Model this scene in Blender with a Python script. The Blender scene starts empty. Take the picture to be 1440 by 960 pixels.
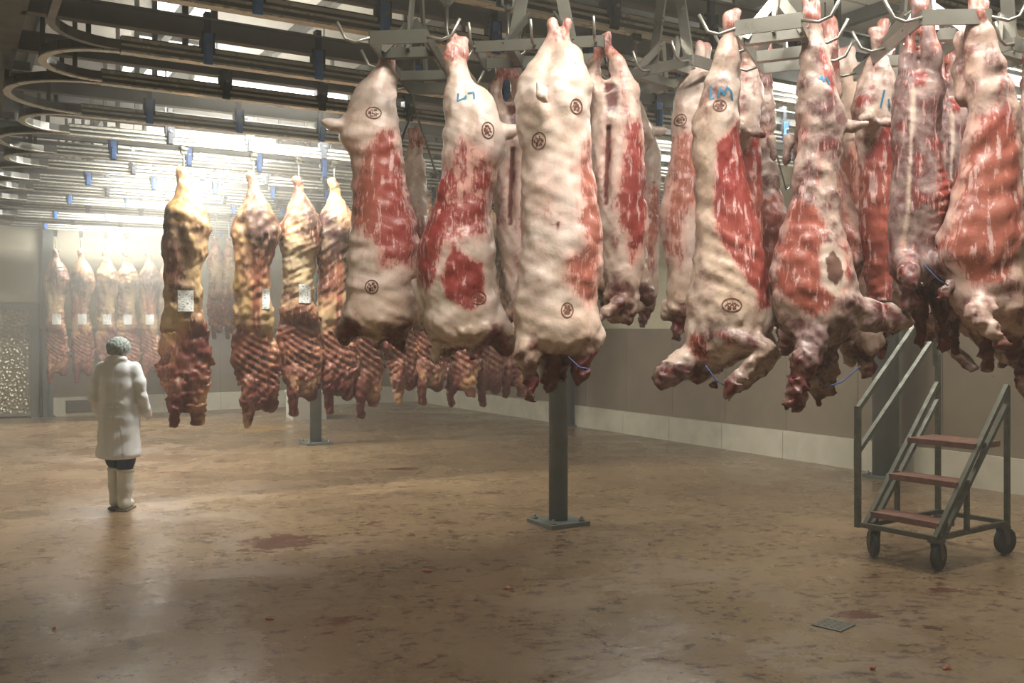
import bpy, bmesh, math, random
import numpy as np
from mathutils import Vector, Matrix
from mathutils.bvhtree import BVHTree

random.seed(7)
S = bpy.context.scene
COL = S.collection

# ------------------------------------------------------------------ camera
F = 1350.0                      # focal length in pixels of the 1440 x 960 frame
EYE = 1.70
HOR = 462.0
TH = math.radians(30.5)         # the hall's axes are turned against the view
cam_d = bpy.data.cameras.new('camera')
cam = bpy.data.objects.new('camera', cam_d)
COL.objects.link(cam)
cam.location = (0, 0, EYE)
cam.rotation_euler = (math.pi / 2, 0, 0)
cam_d.sensor_width = 36.0
cam_d.lens = 36.0 * F / 1440.0
cam_d.shift_y = (HOR - 480.0) / 1440.0
cam_d.clip_start = 0.05
S.camera = cam

# ------------------------------------------------------------------ world, exposure
w = bpy.data.worlds.new('world')
S.world = w
w.use_nodes = True
w.node_tree.nodes['Background'].inputs[0].default_value = (0.55, 0.62, 0.7, 1)
w.node_tree.nodes['Background'].inputs[1].default_value = 0.6
S.view_settings.view_transform = 'Standard'
S.view_settings.look = 'None'
S.view_settings.gamma = 1.0
S.view_settings.use_curve_mapping = False
S.view_settings.exposure = -0.38
S.cycles.use_denoising = True
S.cycles.max_bounces = 4
S.cycles.diffuse_bounces = 2
S.cycles.glossy_bounces = 2
S.cycles.volume_bounces = 0
S.cycles.use_light_tree = True
S.cycles.adaptive_threshold = 0.15
S.cycles.adaptive_min_samples = 16
S.cycles.sample_clamp_indirect = 6.0
S.cycles.caustics_reflective = False
S.cycles.caustics_refractive = False

TUBE = 280.0                    # light (W) of a lit pair of tubes
TUBE_NEAR = 124.0               # of the tubes over the near end of the hall
TUBE_RIGHT = 100.0
SKYL = 4.5                      # daylight through the roof panels
HAZE = 0.016
HAZE_FAR = 0.044

# ------------------------------------------------------------------ geometry of the place
CT, ST = math.cos(TH), math.sin(TH)
def uv(v, u, z=0.0):            # hall coordinates (across, along) -> world
    return Vector((v * CT - u * ST, v * ST + u * CT, z))
def at(px, py, d):
    return Vector(((px - 720) * d / F, d, EYE + (HOR - py) * d / F))
def onz(px, py, z):
    d = (EYE - z) * F / (py - HOR)
    return at(px, py, d)

BACK = 20.6                     # back wall
RIGHT = 9.55                    # right wall
LEFT = -1.6
FRONT = -2.5
CEIL = 5.1
RZ = 3.55                       # underside zone of the overhead rails

# ------------------------------------------------------------------ materials
def new_mat(name):
    m = bpy.data.materials.new(name)
    m.use_nodes = True
    nt = m.node_tree
    b = nt.nodes['Principled BSDF']
    return m, nt, b

class N:
    """small helper for node trees"""
    def __init__(s, nt): s.nt = nt
    def node(s, t, **k):
        n = s.nt.nodes.new(t)
        for a, v in k.items(): setattr(n, a, v)
        return n
    def link(s, a, b): s.nt.links.new(a, b)
    def put(s, v, sock):
        if isinstance(v, bpy.types.NodeSocket): s.link(v, sock)
        else: sock.default_value = v
    def math(s, op, a, b=0.0, c=0.0, clamp=False):
        n = s.node('ShaderNodeMath', operation=op, use_clamp=clamp)
        s.put(a, n.inputs[0]); s.put(b, n.inputs[1]); s.put(c, n.inputs[2])
        return n.outputs[0]
    def vmath(s, op, a, b):
        n = s.node('ShaderNodeVectorMath', operation=op)
        s.put(a, n.inputs[0]); s.put(b, n.inputs[1])
        return n
    def noise(s, vec, scale, detail=4, rough=0.55, dist=0.0):
        n = s.node('ShaderNodeTexNoise')
        if vec is not None: s.link(vec, n.inputs['Vector'])
        n.inputs['Scale'].default_value = scale
        n.inputs['Detail'].default_value = detail
        n.inputs['Roughness'].default_value = rough
        n.inputs['Distortion'].default_value = dist
        return n.outputs['Fac']
    def step(s, v, a, b, lo=0.0, hi=1.0):
        n = s.node('ShaderNodeMapRange', interpolation_type='SMOOTHSTEP')
        s.put(v, n.inputs['Value'])
        n.inputs['From Min'].default_value = a; n.inputs['From Max'].default_value = b
        n.inputs['To Min'].default_value = lo; n.inputs['To Max'].default_value = hi
        return n.outputs[0]
    def mix(s, f, a, b):
        n = s.node('ShaderNodeMix', data_type='RGBA')
        s.put(f, n.inputs[0]); s.put(a, n.inputs[6]); s.put(b, n.inputs[7])
        return n.outputs[2]
    def scale(s, vec, xyz):
        n = s.node('ShaderNodeMapping')
        s.link(vec, n.inputs[0]); n.inputs['Scale'].default_value = xyz
        return n.outputs[0]
    def objco(s): return s.node('ShaderNodeTexCoord').outputs['Object']
    def pos(s): return s.node('ShaderNodeNewGeometry').outputs['Position']
    def bump(s, h, strength, dist, bsdf):
        n = s.node('ShaderNodeBump')
        n.inputs['Strength'].default_value = strength
        n.inputs['Distance'].default_value = dist
        s.link(h, n.inputs['Height']); s.link(n.outputs[0], bsdf.inputs['Normal'])

def srgb(r, g, b):
    f = lambda c: (c / 255 / 12.92) if c / 255 <= 0.04045 else ((c / 255 + 0.055) / 1.055) ** 2.4
    return (f(r), f(g), f(b), 1.0)

def plain(name, rgb, rough=0.5, metal=0.0, var=0.25, scale=8.0, bump=0.0, rgb2=None):
    m, nt, b = new_mat(name)
    n = N(nt)
    c1 = srgb(*rgb)
    c2 = srgb(*rgb2) if rgb2 else tuple(x * (1 - var) for x in c1[:3]) + (1,)
    f = n.noise(n.objco(), scale, 5, 0.6)
    n.link(n.mix(n.step(f, 0.35, 0.68), c1, c2), b.inputs['Base Color'])
    n.link(n.step(f, 0.2, 0.8, max(0.05, rough - 0.1), min(1, rough + 0.12)), b.inputs['Roughness'])
    b.inputs['Metallic'].default_value = metal
    if bump: n.bump(n.noise(n.objco(), scale * 4, 4), 0.5, bump, b)
    return m

def emit(name, rgb, strength, var=0.0):
    m, nt, b = new_mat(name)
    n = N(nt)
    b.inputs['Base Color'].default_value = (0.8, 0.8, 0.8, 1)
    if var:
        f = n.noise(n.objco(), 5, 4)
        n.link(n.mix(n.step(f, 0.3, 0.7), tuple(x * (1 - var) for x in rgb[:3]) + (1,), tuple(rgb[:3]) + (1,)), b.inputs['Emission Color'])
    else:
        b.inputs['Emission Color'].default_value = tuple(rgb[:3]) + (1,)
    b.inputs['Emission Strength'].default_value = strength
    return m

M = {}
M['steel'] = plain('galvanised_steel', (150, 150, 142), 0.38, 0.7, 0.14, 5, 0.0006)
M['dsteel'] = plain('dark_steel', (92, 90, 80), 0.45, 0.5, 0.16, 5, 0.0006)
M['stainless'] = plain('stainless_steel', (176, 173, 164), 0.34, 0.75, 0.12, 6, 0.0003)
M['rail'] = plain('aluminium_rail', (120, 119, 112), 0.35, 0.4, 0.25, 6)
M['stripe'] = plain('rail_running_edge', (232, 230, 218), 0.3, 0.3, 0.12, 6)
M['beam'] = plain('painted_grey_beam', (126, 127, 124), 0.55, 0.1, 0.15, 3)
M['blue'] = plain('blue_plastic', (84, 138, 214), 0.4, 0.0, 0.15, 6)
M['darkclip'] = plain('dark_bracket', (66, 70, 78), 0.5, 0.3, 0.2, 6)
M['column'] = plain('grey_green_paint', (98, 103, 98), 0.45, 0.1, 0.2, 5, 0.0008)
M['wall'] = plain('cream_wall', (206, 197, 168), 0.55, 0.0, 0.1, 1.3)
M['dado'] = plain('brown_grey_dado', (130, 115, 94), 0.5, 0.0, 0.14, 2.0)
M['kerb'] = plain('white_kerb', (205, 198, 176), 0.5, 0.0, 0.18, 3.0)
M['roof'] = plain('roof_sheet', (182, 176, 162), 0.6, 0.0, 0.15, 1.1)
M['purlin'] = plain('dark_purlin', (84, 82, 76), 0.6, 0.1, 0.2, 4)
M['cart'] = plain('cart_green_grey_paint', (92, 92, 76), 0.45, 0.3, 0.4, 16, 0.0008)
M['tread'] = plain('worn_red_brown_tread', (122, 80, 64), 0.5, 0.0, 0.4, 14, 0.001)
M['rubber'] = plain('dark_rubber', (38, 36, 34), 0.55, 0.0, 0.3, 12)
M['white_plastic'] = plain('white_plastic', (214, 210, 196), 0.4, 0.0, 0.12, 4)
M['coat'] = plain('white_cotton', (226, 228, 230), 0.8, 0.0, 0.05, 6)
M['net'] = plain('pale_hair_net', (150, 158, 154), 0.8, 0.0, 0.35, 70, 0.002)
M['navy'] = plain('navy_cloth', (42, 54, 74), 0.8, 0.0, 0.2, 10)
M['boot'] = plain('white_rubber', (214, 212, 202), 0.4, 0.0, 0.12, 9)
M['sole'] = plain('grey_sole', (120, 116, 106), 0.6, 0.0, 0.2, 9)
M['skin'] = plain('skin', (196, 150, 126), 0.55, 0.0, 0.1, 9)
M['eye'] = plain('eye', (52, 42, 36), 0.3, 0.0, 0.1, 9)
M['ink'] = plain('brown_stamp_ink', (116, 62, 44), 0.6, 0.0, 0.4, 120)
M['marker'] = plain('blue_marker', (44, 128, 168), 0.5, 0.0, 0.25, 90)
M['twine'] = plain('blue_twine', (72, 84, 140), 0.7, 0.0, 0.2, 40)
M['casing'] = plain('lamp_casing', (214, 212, 204), 0.5, 0.0, 0.08, 4)
M['tube'] = emit('lit_tube', (1.0, 0.98, 0.88), 12.0)
M['tube'].cycles.emission_sampling = 'NONE'
M['skylight'] = emit('daylit_roof_panel', (0.95, 0.97, 0.9), SKYL, 0.35)
M['scrap'] = plain('meat_scrap', (196, 110, 88), 0.4, 0.0, 0.4, 60, 0.002)
M['duct'] = plain('dark_ductwork', (58, 58, 56), 0.6, 0.2, 0.25, 4)

def mesh_door():
    m, nt, b = new_mat('dimpled_aluminium'); n = N(nt)
    v = n.node('ShaderNodeTexVoronoi'); n.link(n.objco(), v.inputs[0]); v.inputs['Scale'].default_value = 16
    b.inputs['Base Color'].default_value = srgb(168, 160, 138); b.inputs['Metallic'].default_value = 0.75
    b.inputs['Roughness'].default_value = 0.28
    n.bump(v.outputs['Distance'], 0.8, 0.02, b)
    return m
M['dimple'] = mesh_door()

def paper():
    m, nt, b = new_mat('printed_label'); n = N(nt)
    w1 = n.noise(n.scale(n.objco(), (30, 30, 90)), 1.6, 2)
    n.link(n.mix(n.step(w1, 0.56, 0.6), srgb(232, 232, 226), srgb(120, 122, 124)), b.inputs['Base Color'])
    b.inputs['Roughness'].default_value = 0.5
    return m
M['paper'] = paper()

def floor_mat():
    m, nt, b = new_mat('wet_stained_concrete'); n = N(nt)
    p = n.pos()
    a = n.noise(p, 0.55, 6, 0.6, 0.4)
    c = n.noise(n.scale(p, (1.0, 1.6, 1)), 3.0, 6, 0.65)
    g = n.noise(p, 26.0, 5, 0.7)
    col = n.mix(n.step(a, 0.25, 0.75), srgb(139, 116, 86), srgb(124, 101, 76))
    col = n.mix(n.step(c, 0.40, 0.8, 0, 0.15), col, srgb(158, 134, 102))
    col = n.mix(n.step(g, 0.5, 0.72, 0, 0.3), col, srgb(92, 70, 54))
    # scattered short dark smears, stretched across the hall
    q = n.node('ShaderNodeMapping'); n.link(p, q.inputs[0]); q.inputs['Rotation'].default_value = (0, 0, -0.25); q.inputs['Scale'].default_value = (1.5, 1.9, 1)
    s1 = n.noise(q.outputs[0], 1.6, 3, 0.5, 0.1)
    s2 = n.noise(q.outputs[0], 6.5, 7, 0.72, 0.2)
    sm = n.math('MULTIPLY', n.step(s1, 0.38, 0.54), n.step(s2, 0.52, 0.585))
    col = n.mix(n.math('MULTIPLY', sm, 0.85), col, srgb(70, 44, 36))
    s3 = n.noise(q.outputs[0], 15.0, 5, 0.7, 0.2)
    col = n.mix(n.math('MULTIPLY', n.step(s3, 0.6, 0.7), 0.55), col, srgb(78, 50, 40))
    # stains with a place of their own: (px, py, rx, ry, strength)
    spots = [(395, 762, 95, 22, 1.0), (300, 752, 60, 12, .5), (565, 659, 52, 3.0, 1.0), (500, 660, 80, 2.2, .6), (690, 693, 40, 3.5, .9),
             (640, 674, 60, 2.6, .6), (480, 872, 60, 14, .8), (455, 890, 60, 7, .6), (520, 735, 30, 5, .8), (625, 735, 30, 7, .8),
             (165, 670, 14, 24, .45), (360, 692, 30, 5, .6), (1200, 862, 70, 14, .9), (1330, 830, 80, 12, .8), (680, 722, 18, 5, .7),
             (480, 945, 30, 8, .7), (320, 648, 26, 3, .8), (790, 768, 26, 8, .6), (1070, 745, 40, 8, .4), (245, 664, 40, 3, .7)]
    tot = None
    for (x, y, rx, ry, st) in spots:
        c0 = onz(x, y, 0); d = c0.y
        v = n.vmath('SUBTRACT', p, (c0.x, c0.y, 0)).outputs[0]
        v = n.vmath('DIVIDE', v, (rx * d / F, max(0.05, ry * d * d / (F * EYE)), 1.0))
        ln = n.node('ShaderNodeVectorMath', operation='LENGTH'); n.link(v.outputs[0], ln.inputs[0])
        k = n.math('MULTIPLY', n.step(ln.outputs['Value'], 1.15, 0.0), st)
        tot = k if tot is None else n.math('MAXIMUM', tot, k)
    e = n.noise(q.outputs[0], 5.0, 7, 0.72, 0.3)
    stain = n.step(n.math('ADD', tot, n.math('MULTIPLY', n.math('SUBTRACT', e, 0.5), 3.2)), 0.36, 0.85, 0, 0.8)
    stain = n.math('MULTIPLY', stain, n.step(tot, 0.0, 0.12))
    col = n.mix(stain, col, srgb(84, 34, 30))
    yel = onz(370, 602, 0)
    v = n.vmath('DIVIDE', n.vmath('SUBTRACT', p, (yel.x, yel.y, 0)).outputs[0], (0.75, 0.9, 1))
    ln = n.node('ShaderNodeVectorMath', operation='LENGTH'); n.link(v.outputs[0], ln.inputs[0])
    col = n.mix(n.math('MULTIPLY', n.step(ln.outputs['Value'], 1.0, 0.2), n.step(c, 0.4, 0.6)), col, srgb(176, 134, 62))
    n.link(col, b.inputs['Base Color'])
    r = n.noise(p, 1.3, 6, 0.62)
    rr = n.step(r, 0.32, 0.7, 0.17, 0.40)
    n.link(n.math('SUBTRACT', rr, n.math('MULTIPLY', stain, 0.12)), b.inputs['Roughness'])
    b.inputs['Specular IOR Level'].default_value = 0.5
    n.bump(n.math('ADD', n.math('MULTIPLY', g, 0.5), n.noise(p, 7.0, 4)), 0.35, 0.01, b)
    return m
M['floor'] = floor_mat()

def meat_mat(name, fatA, fatB, mus0, mus1, silver, fine=1.0, rough=0.36):
    """fat, lean and membrane; the point attributes say where each tissue lies"""
    m, nt, b = new_mat(name); n = N(nt)
    o = n.objco()
    at1 = n.node('ShaderNodeAttribute', attribute_name='tissue')
    s1 = n.node('ShaderNodeSeparateColor'); n.link(at1.outputs['Color'], s1.inputs[0])
    at2 = n.node('ShaderNodeAttribute', attribute_name='tone')
    s2 = n.node('ShaderNodeSeparateColor'); n.link(at2.outputs['Color'], s2.inputs[0])
    lean, blood, silv = s1.outputs
    mtone, ftone, scar = s2.outputs
    streak = n.noise(n.scale(o, (1, 1, 0.16)), 52 * fine, 6, 0.68, 0.35)
    blot = n.noise(o, 15 * fine, 6, 0.62, 0.25)
    fine_n = n.noise(o, 85 * fine, 4, 0.6)
    big = n.noise(o, 6 * fine, 5, 0.6, 0.3)
    vein = n.node('ShaderNodeTexVoronoi', feature='DISTANCE_TO_EDGE'); n.link(n.scale(o, (1, 1, 0.5)), vein.inputs[0]); vein.inputs['Scale'].default_value = 20 * fine
    # fat
    fat = n.mix(ftone, fatA, fatB)
    fat = n.mix(n.step(blot, 0.44, 0.7, 0, 0.55), fat, tuple(x * y for x, y in zip(fatA[:3], (.74, .56, .52))) + (1,))
    fat = n.mix(n.step(big, 0.42, 0.66, 0, 0.7), fat, tuple(x * y for x, y in zip(fatB[:3], (.86, .84, .84))) + (1,))
    wr = n.math('MULTIPLY', n.step(vein.outputs['Distance'], 0.05, 0.0), n.step(big, 0.42, 0.6))
    fat = n.mix(n.math('MULTIPLY', wr, 0.22), fat, tuple(x * y for x, y in zip(fatB[:3], (.75, .5, .45))) + (1,))
    fat = n.mix(n.step(fine_n, 0.58, 0.72, 0, 0.35), fat, tuple(min(1, x * 1.12) for x in fatA[:3]) + (1,))
    fat = n.mix(n.step(n.math('ADD', lean, n.math('MULTIPLY', n.math('SUBTRACT', streak, 0.5), 0.5)), 0.1, 0.7, 0, 0.85), fat, tuple(min(1, x * y) for x, y in zip(fatA[:3], (.80, .42, .38))) + (1,))
    # silver skin
    sil = n.mix(n.step(blot, 0.36, 0.66), silver, tuple(x * y for x, y in zip(silver[:3], (.34, .12, .12))) + (1,))
    sil = n.mix(n.step(streak, 0.52, 0.7, 0, 0.55), sil, tuple(min(1, x * 1.5) for x in silver[:3]) + (1,))
    sv = n.step(n.math('ADD', silv, n.math('MULTIPLY', n.math('SUBTRACT', blot, 0.5), 1.3)), 0.25, 0.78)
    col = n.mix(sv, fat, sil)
    # lean
    mus = n.mix(mtone, mus0, mus1)
    mus = n.mix(n.step(streak, 0.44, 0.64, 0, 0.75), mus, n.mix(mtone, tuple(min(1, x * y + .02) for x, y in zip(mus0[:3], (1.35, 2.2, 2.4))) + (1,), tuple(min(1, x * 1.25) for x in mus1[:3]) + (1,)))
    mus = n.mix(n.step(big, 0.44, 0.7, 0, 0.55), mus, tuple(x * 0.5 for x in mus0[:3]) + (1,))
    web = n.math('MULTIPLY', n.step(streak, 0.53, 0.60), n.step(blot, 0.43, 0.52))
    mus = n.mix(n.math('MULTIPLY', web, 0.7), mus, tuple(x * y for x, y in zip(fatA[:3], (.92, .78, .82))) + (1,))
    lv = n.step(n.math('ADD', lean, n.math('ADD', n.math('MULTIPLY', n.math('SUBTRACT', blot, 0.5), 1.5), n.math('MULTIPLY', n.math('SUBTRACT', streak, 0.5), 1.5))), 0.40, 0.66, 0, 0.96)
    col = n.mix(lv, col, mus)
    # blood and cut ends
    bv = n.step(n.math('ADD', blood, n.math('MULTIPLY', n.math('SUBTRACT', blot, 0.5), 1.0)), 0.35, 0.8, 0, 0.92)
    bl = n.mix(n.step(fine_n, 0.4, 0.7), srgb(96, 26, 22), srgb(52, 20, 18))
    col = n.mix(bv, col, bl)
    sc = n.step(n.math('ADD', scar, n.math('MULTIPLY', n.math('SUBTRACT', fine_n, 0.5), 0.9)), 0.4, 0.7, 0, 0.9)
    col = n.mix(sc, col, srgb(88, 48, 38))
    n.link(col, b.inputs['Base Color'])
    n.link(n.step(blot, 0.3, 0.7, rough - 0.1, rough + 0.12), b.inputs['Roughness'])
    b.inputs['Specular IOR Level'].default_value = 0.45
    hgt = n.math('ADD', n.math('MULTIPLY', blot, 0.6), n.math('ADD', n.math('MULTIPLY', fine_n, 0.14), n.math('MULTIPLY', streak, 0.10)))
    n.bump(n.math('ADD', hgt, n.math('MULTIPLY', big, 0.35)), 0.45, 0.011, b)
    return m
M['lamb'] = meat_mat('lamb_tissue', srgb(226, 208, 198), srgb(190, 164, 140), srgb(140, 46, 42), srgb(164, 100, 82), srgb(152, 130, 127))
M['beef'] = meat_mat('beef_tissue', srgb(206, 188, 154), srgb(182, 148, 92), srgb(96, 44, 38), srgb(146, 88, 66), srgb(104, 84, 72), 0.5, 0.5)

# ------------------------------------------------------------------ object helpers
def tag(o, label=None, cat=None, group=None, kind=None):
    if label: o['label'] = label
    if cat: o['category'] = cat
    if group: o['group'] = group
    if kind: o['kind'] = kind
    return o
def empty(name, loc=(0, 0, 0), rz=0.0):
    o = bpy.data.objects.new(name, None); COL.objects.link(o)
    o.empty_display_size = 0.1
    o.location = loc; o.rotation_euler = (0, 0, rz)
    return o
def link(name, me, mat=None, parent=None, loc=(0, 0, 0), rz=0.0):
    o = bpy.data.objects.new(name, me); COL.objects.link(o)
    if mat is not None and not me.materials: me.materials.append(mat)
    o.location = loc; o.rotation_euler = (0, 0, rz)
    if parent is not None: o.parent = parent
    return o
class MB:
    """collects simple shapes into one mesh"""
    def __init__(s): s.v = []; s.f = []; s.sm = []
    def add(s, vs, fs, smooth=False):
        k = len(s.v); s.v += [tuple(x) for x in vs]
        s.f += [tuple(i + k for i in f) for f in fs]; s.sm += [smooth] * len(fs)
        return s
    def box(s, x0, x1, y0, y1, z0, z1):
        return s.add([(x0, y0, z0), (x1, y0, z0), (x1, y1, z0), (x0, y1, z0), (x0, y0, z1), (x1, y0, z1), (x1, y1, z1), (x0, y1, z1)],
                     [(0, 3, 2, 1), (4, 5, 6, 7), (0, 1, 5, 4), (1, 2, 6, 5), (2, 3, 7, 6), (3, 0, 4, 7)])
    def bar(s, a, b, wd, ht, up=(0, 0, 1)):
        a, b = Vector(a), Vector(b); t = (b - a).normalized(); up = Vector(up)
        sd = t.cross(up)
        if sd.length < 1e-4: sd = t.cross(Vector((1, 0, 0)))
        sd.normalize(); n = sd.cross(t).normalized()
        P = []
        for c in (a, b):
            for i, j in ((-1, -1), (1, -1), (1, 1), (-1, 1)):
                P.append(c + sd * (wd / 2 * i) + n * (ht / 2 * j))
        return s.add(P, [(3, 2, 1, 0), (4, 5, 6, 7), (0, 1, 5, 4), (1, 2, 6, 5), (2, 3, 7, 6), (3, 0, 4, 7)])
    def tube(s, pts, r, n=8, closed=False, caps=True):
        pts = [Vector(p) for p in pts]; m = len(pts)
        R = r if isinstance(r, (list, tuple)) else [r] * m
        V = []; ref = None
        for i, p in enumerate(pts):
            if closed: t = pts[(i + 1) % m] - pts[i - 1]
            else: t = pts[min(i + 1, m - 1)] - pts[max(i - 1, 0)]
            t.normalize()
            if ref is None:
                ref = t.orthogonal().normalized()
            ref = (ref - t * ref.dot(t))
            if ref.length < 1e-5: ref = t.orthogonal()
            ref.normalize(); bn = t.cross(ref)
            for k in range(n):
                a = 2 * math.pi * k / n
                V.append(p + (ref * math.cos(a) + bn * math.sin(a)) * R[i])
        Fc = []
        for i in range(m if closed else m - 1):
            j = (i + 1) % m
            for k in range(n):
                l = (k + 1) % n
                Fc.append((i * n + k, i * n + l, j * n + l, j * n + k))
        s.add(V, Fc, True)
        if caps and not closed:
            k0 = len(s.v) - m * n
            s.f.append(tuple(k0 + k for k in reversed(range(n)))); s.sm.append(False)
            s.f.append(tuple(k0 + (m - 1) * n + k for k in range(n))); s.sm.append(False)
        return s
    def mesh(s, name, bevel=0.0):
        me = bpy.data.meshes.new(name)
        me.from_pydata(s.v, [], s.f); me.update()
        if bevel:
            bm = bmesh.new(); bm.from_mesh(me)
            bmesh.ops.bevel(bm, geom=[e for e in bm.edges], offset=bevel, segments=2, affect='EDGES', profile=0.7)
            bm.to_mesh(me); bm.free()
        else:
            me.polygons.foreach_set('use_smooth', s.sm)
        return me
    def build(s, name, mat, parent=None, loc=(0, 0, 0), rz=0.0, bevel=0.0):
        return link(name, s.mesh(name, bevel), mat, parent, loc, rz)
def room(mb, name, mat, parent=None, bevel=0.0):
    """hall coordinates (across, along, up); children of a turned thing are not turned again"""
    return mb.build(name, mat, parent, (0, 0, 0), 0.0 if parent is not None else TH, bevel)

# ------------------------------------------------------------------ soft-body modelling: distance field -> quads
class Field:
    def __init__(s, lo, hi, h):
        s.lo = np.array(lo, float); s.h = h
        s.n = np.ceil((np.array(hi, float) - s.lo) / h).astype(int) + 1
        s.ax = [s.lo[i] + h * np.arange(s.n[i]) for i in range(3)]
        s.F = np.full(tuple(s.n), 0.12, np.float32)
    def sub(s, lo, hi):
        i0 = np.clip(np.floor((np.array(lo) - s.lo) / s.h).astype(int), 0, s.n)
        i1 = np.clip(np.ceil((np.array(hi) - s.lo) / s.h).astype(int) + 1, 0, s.n)
        sl = tuple(slice(a, b) for a, b in zip(i0, i1))
        X = s.ax[0][sl[0]][:, None, None]; Y = s.ax[1][sl[1]][None, :, None]; Z = s.ax[2][sl[2]][None, None, :]
        return sl, X, Y, Z
    def smin(s, sl, d, k):
        a = s.F[sl]
        h = np.clip(0.5 + 0.5 * (a - d) / k, 0, 1)
        s.F[sl] = a + (d - a) * h - k * h * (1 - h)
    def cone(s, a, b, ra, rb, k=0.02, fl=(1, 1, 1)):
        a = np.array(a, float); b = np.array(b, float); pad = max(ra, rb) * 1.2 + k + 3 * s.h
        sl, X, Y, Z = s.sub(np.minimum(a, b) - pad, np.maximum(a, b) + pad)
        if 0 in s.F[sl].shape: return
        ab = b - a; L = max(1e-9, (ab ** 2).sum())
        t = np.clip(((X - a[0]) * ab[0] + (Y - a[1]) * ab[1] + (Z - a[2]) * ab[2]) / L, 0, 1)
        d = np.sqrt(((X - a[0] - t * ab[0]) / fl[0]) ** 2 + ((Y - a[1] - t * ab[1]) / fl[1]) ** 2 + ((Z - a[2] - t * ab[2]) / fl[2]) ** 2) - (ra + (rb - ra) * t)
        s.smin(sl, d, k)
    def chain(s, pts, k=0.02):
        for p, q in zip(pts, pts[1:]): s.cone(p[:3], q[:3], p[3], q[3], k)
    def ball(s, c, r, k=0.02):          # r: three half axes
        c = np.array(c, float); r = np.array(r, float); pad = r * 1.25 + k + 3 * s.h
        sl, X, Y, Z = s.sub(c - pad, c + pad)
        d = (np.sqrt(((X - c[0]) / r[0]) ** 2 + ((Y - c[1]) / r[1]) ** 2 + ((Z - c[2]) / r[2]) ** 2) - 1) * r.min()
        s.smin(sl, d, k)
    def loft(s, rows, k=0.02, cap=0.8, power=2.0):       # rows: (z, xc, yc, a, b), any order
        rows = sorted(rows); z = np.array([r[0] for r in rows])
        zs = s.ax[2]
        fine = np.linspace(z[0], z[-1], 60)
        xc, yc, a, b = [np.interp(zs, fine, smooth(np.interp(fine, z, [r[i] for r in rows]))) for i in (1, 2, 3, 4)]
        amax = max(r[3] for r in rows) * 1.3 + 0.06
        X = s.ax[0][:, None, None]; Y = s.ax[1][None, :, None]; Z = zs[None, None, :]
        q = (np.abs((X - xc) / a) ** power + np.abs((Y - yc) / b) ** power) ** (1.0 / power)
        d = (q - 1) * np.minimum(a, b)
        rc = cap * np.minimum(a, b)
        over = np.maximum(Z - z[-1], z[0] - Z)
        d = np.where(over > -rc, np.sqrt(np.maximum(d + rc, 0) ** 2 + np.maximum(over + rc, 0) ** 2) - rc, d)
        s.smin((slice(None),) * 3, d.astype(np.float32), k)
    def carve(s, a, b, r, depth):        # a groove pressed in along a segment
        a = np.array(a, float); b = np.array(b, float); pad = 2.6 * r
        sl, X, Y, Z = s.sub(np.minimum(a, b) - pad, np.maximum(a, b) + pad)
        ab = b - a; L = max(1e-9, (ab ** 2).sum())
        t = np.clip(((X - a[0]) * ab[0] + (Y - a[1]) * ab[1] + (Z - a[2]) * ab[2]) / L, 0, 1)
        d2 = (X - a[0] - t * ab[0]) ** 2 + (Y - a[1] - t * ab[1]) ** 2 + (Z - a[2] - t * ab[2]) ** 2
        s.F[sl] += depth * np.exp(-d2 / (r * r))
    def lumps(s, amp, wl, seed, n=5):
        rg = np.random.RandomState(seed)
        X = s.ax[0][:, None, None]; Y = s.ax[1][None, :, None]; Z = s.ax[2][None, None, :]
        for i in range(n):
            d = rg.normal(size=3); d /= np.linalg.norm(d)
            kk = 2 * math.pi / (wl * (0.6 + 0.9 * rg.rand()))
            wob = 0.9 * np.sin(kk * 0.6 * (d[1] * X - d[0] * Z) + rg.rand() * 6)
            s.F += (amp / math.sqrt(n)) * np.sin(kk * (X * d[0] + Y * d[1] + Z * d[2]) + wob + rg.rand() * 6)
    def verts_faces(s):
        Fv = s.F; Fv[0] = Fv[-1] = 1; Fv[:, 0] = Fv[:, -1] = 1; Fv[:, :, 0] = Fv[:, :, -1] = 1
        I = Fv < 0; nx, ny, nz = Fv.shape
        c = np.zeros((nx - 1, ny - 1, nz - 1), np.int8)
        for i in (0, 1):
            for j in (0, 1):
                for k in (0, 1): c += I[i:nx - 1 + i, j:ny - 1 + j, k:nz - 1 + k]
        act = (c > 0) & (c < 8); idx = np.full(c.shape, -1, np.int64)
        cells = np.argwhere(act); idx[act] = np.arange(len(cells))
        acc = np.zeros((len(cells), 3)); cnt = np.zeros(len(cells))
        corner = [(i, j, k) for i in (0, 1) for j in (0, 1) for k in (0, 1)]
        val = {q: Fv[cells[:, 0] + q[0], cells[:, 1] + q[1], cells[:, 2] + q[2]] for q in corner}
        for q in corner:
            for ax in range(3):
                if q[ax] == 0:
                    r = list(q); r[ax] = 1; r = tuple(r)
                    fa, fb = val[q], val[r]; m = (fa < 0) != (fb < 0)
                    t = fa[m] / (fa[m] - fb[m])
                    p = np.tile(np.array(q, float), (m.sum(), 1)); p[:, ax] += t
                    acc[m] += p; cnt[m] += 1
        V = s.lo + s.h * (cells + acc / cnt[:, None])
        faces = []
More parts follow.
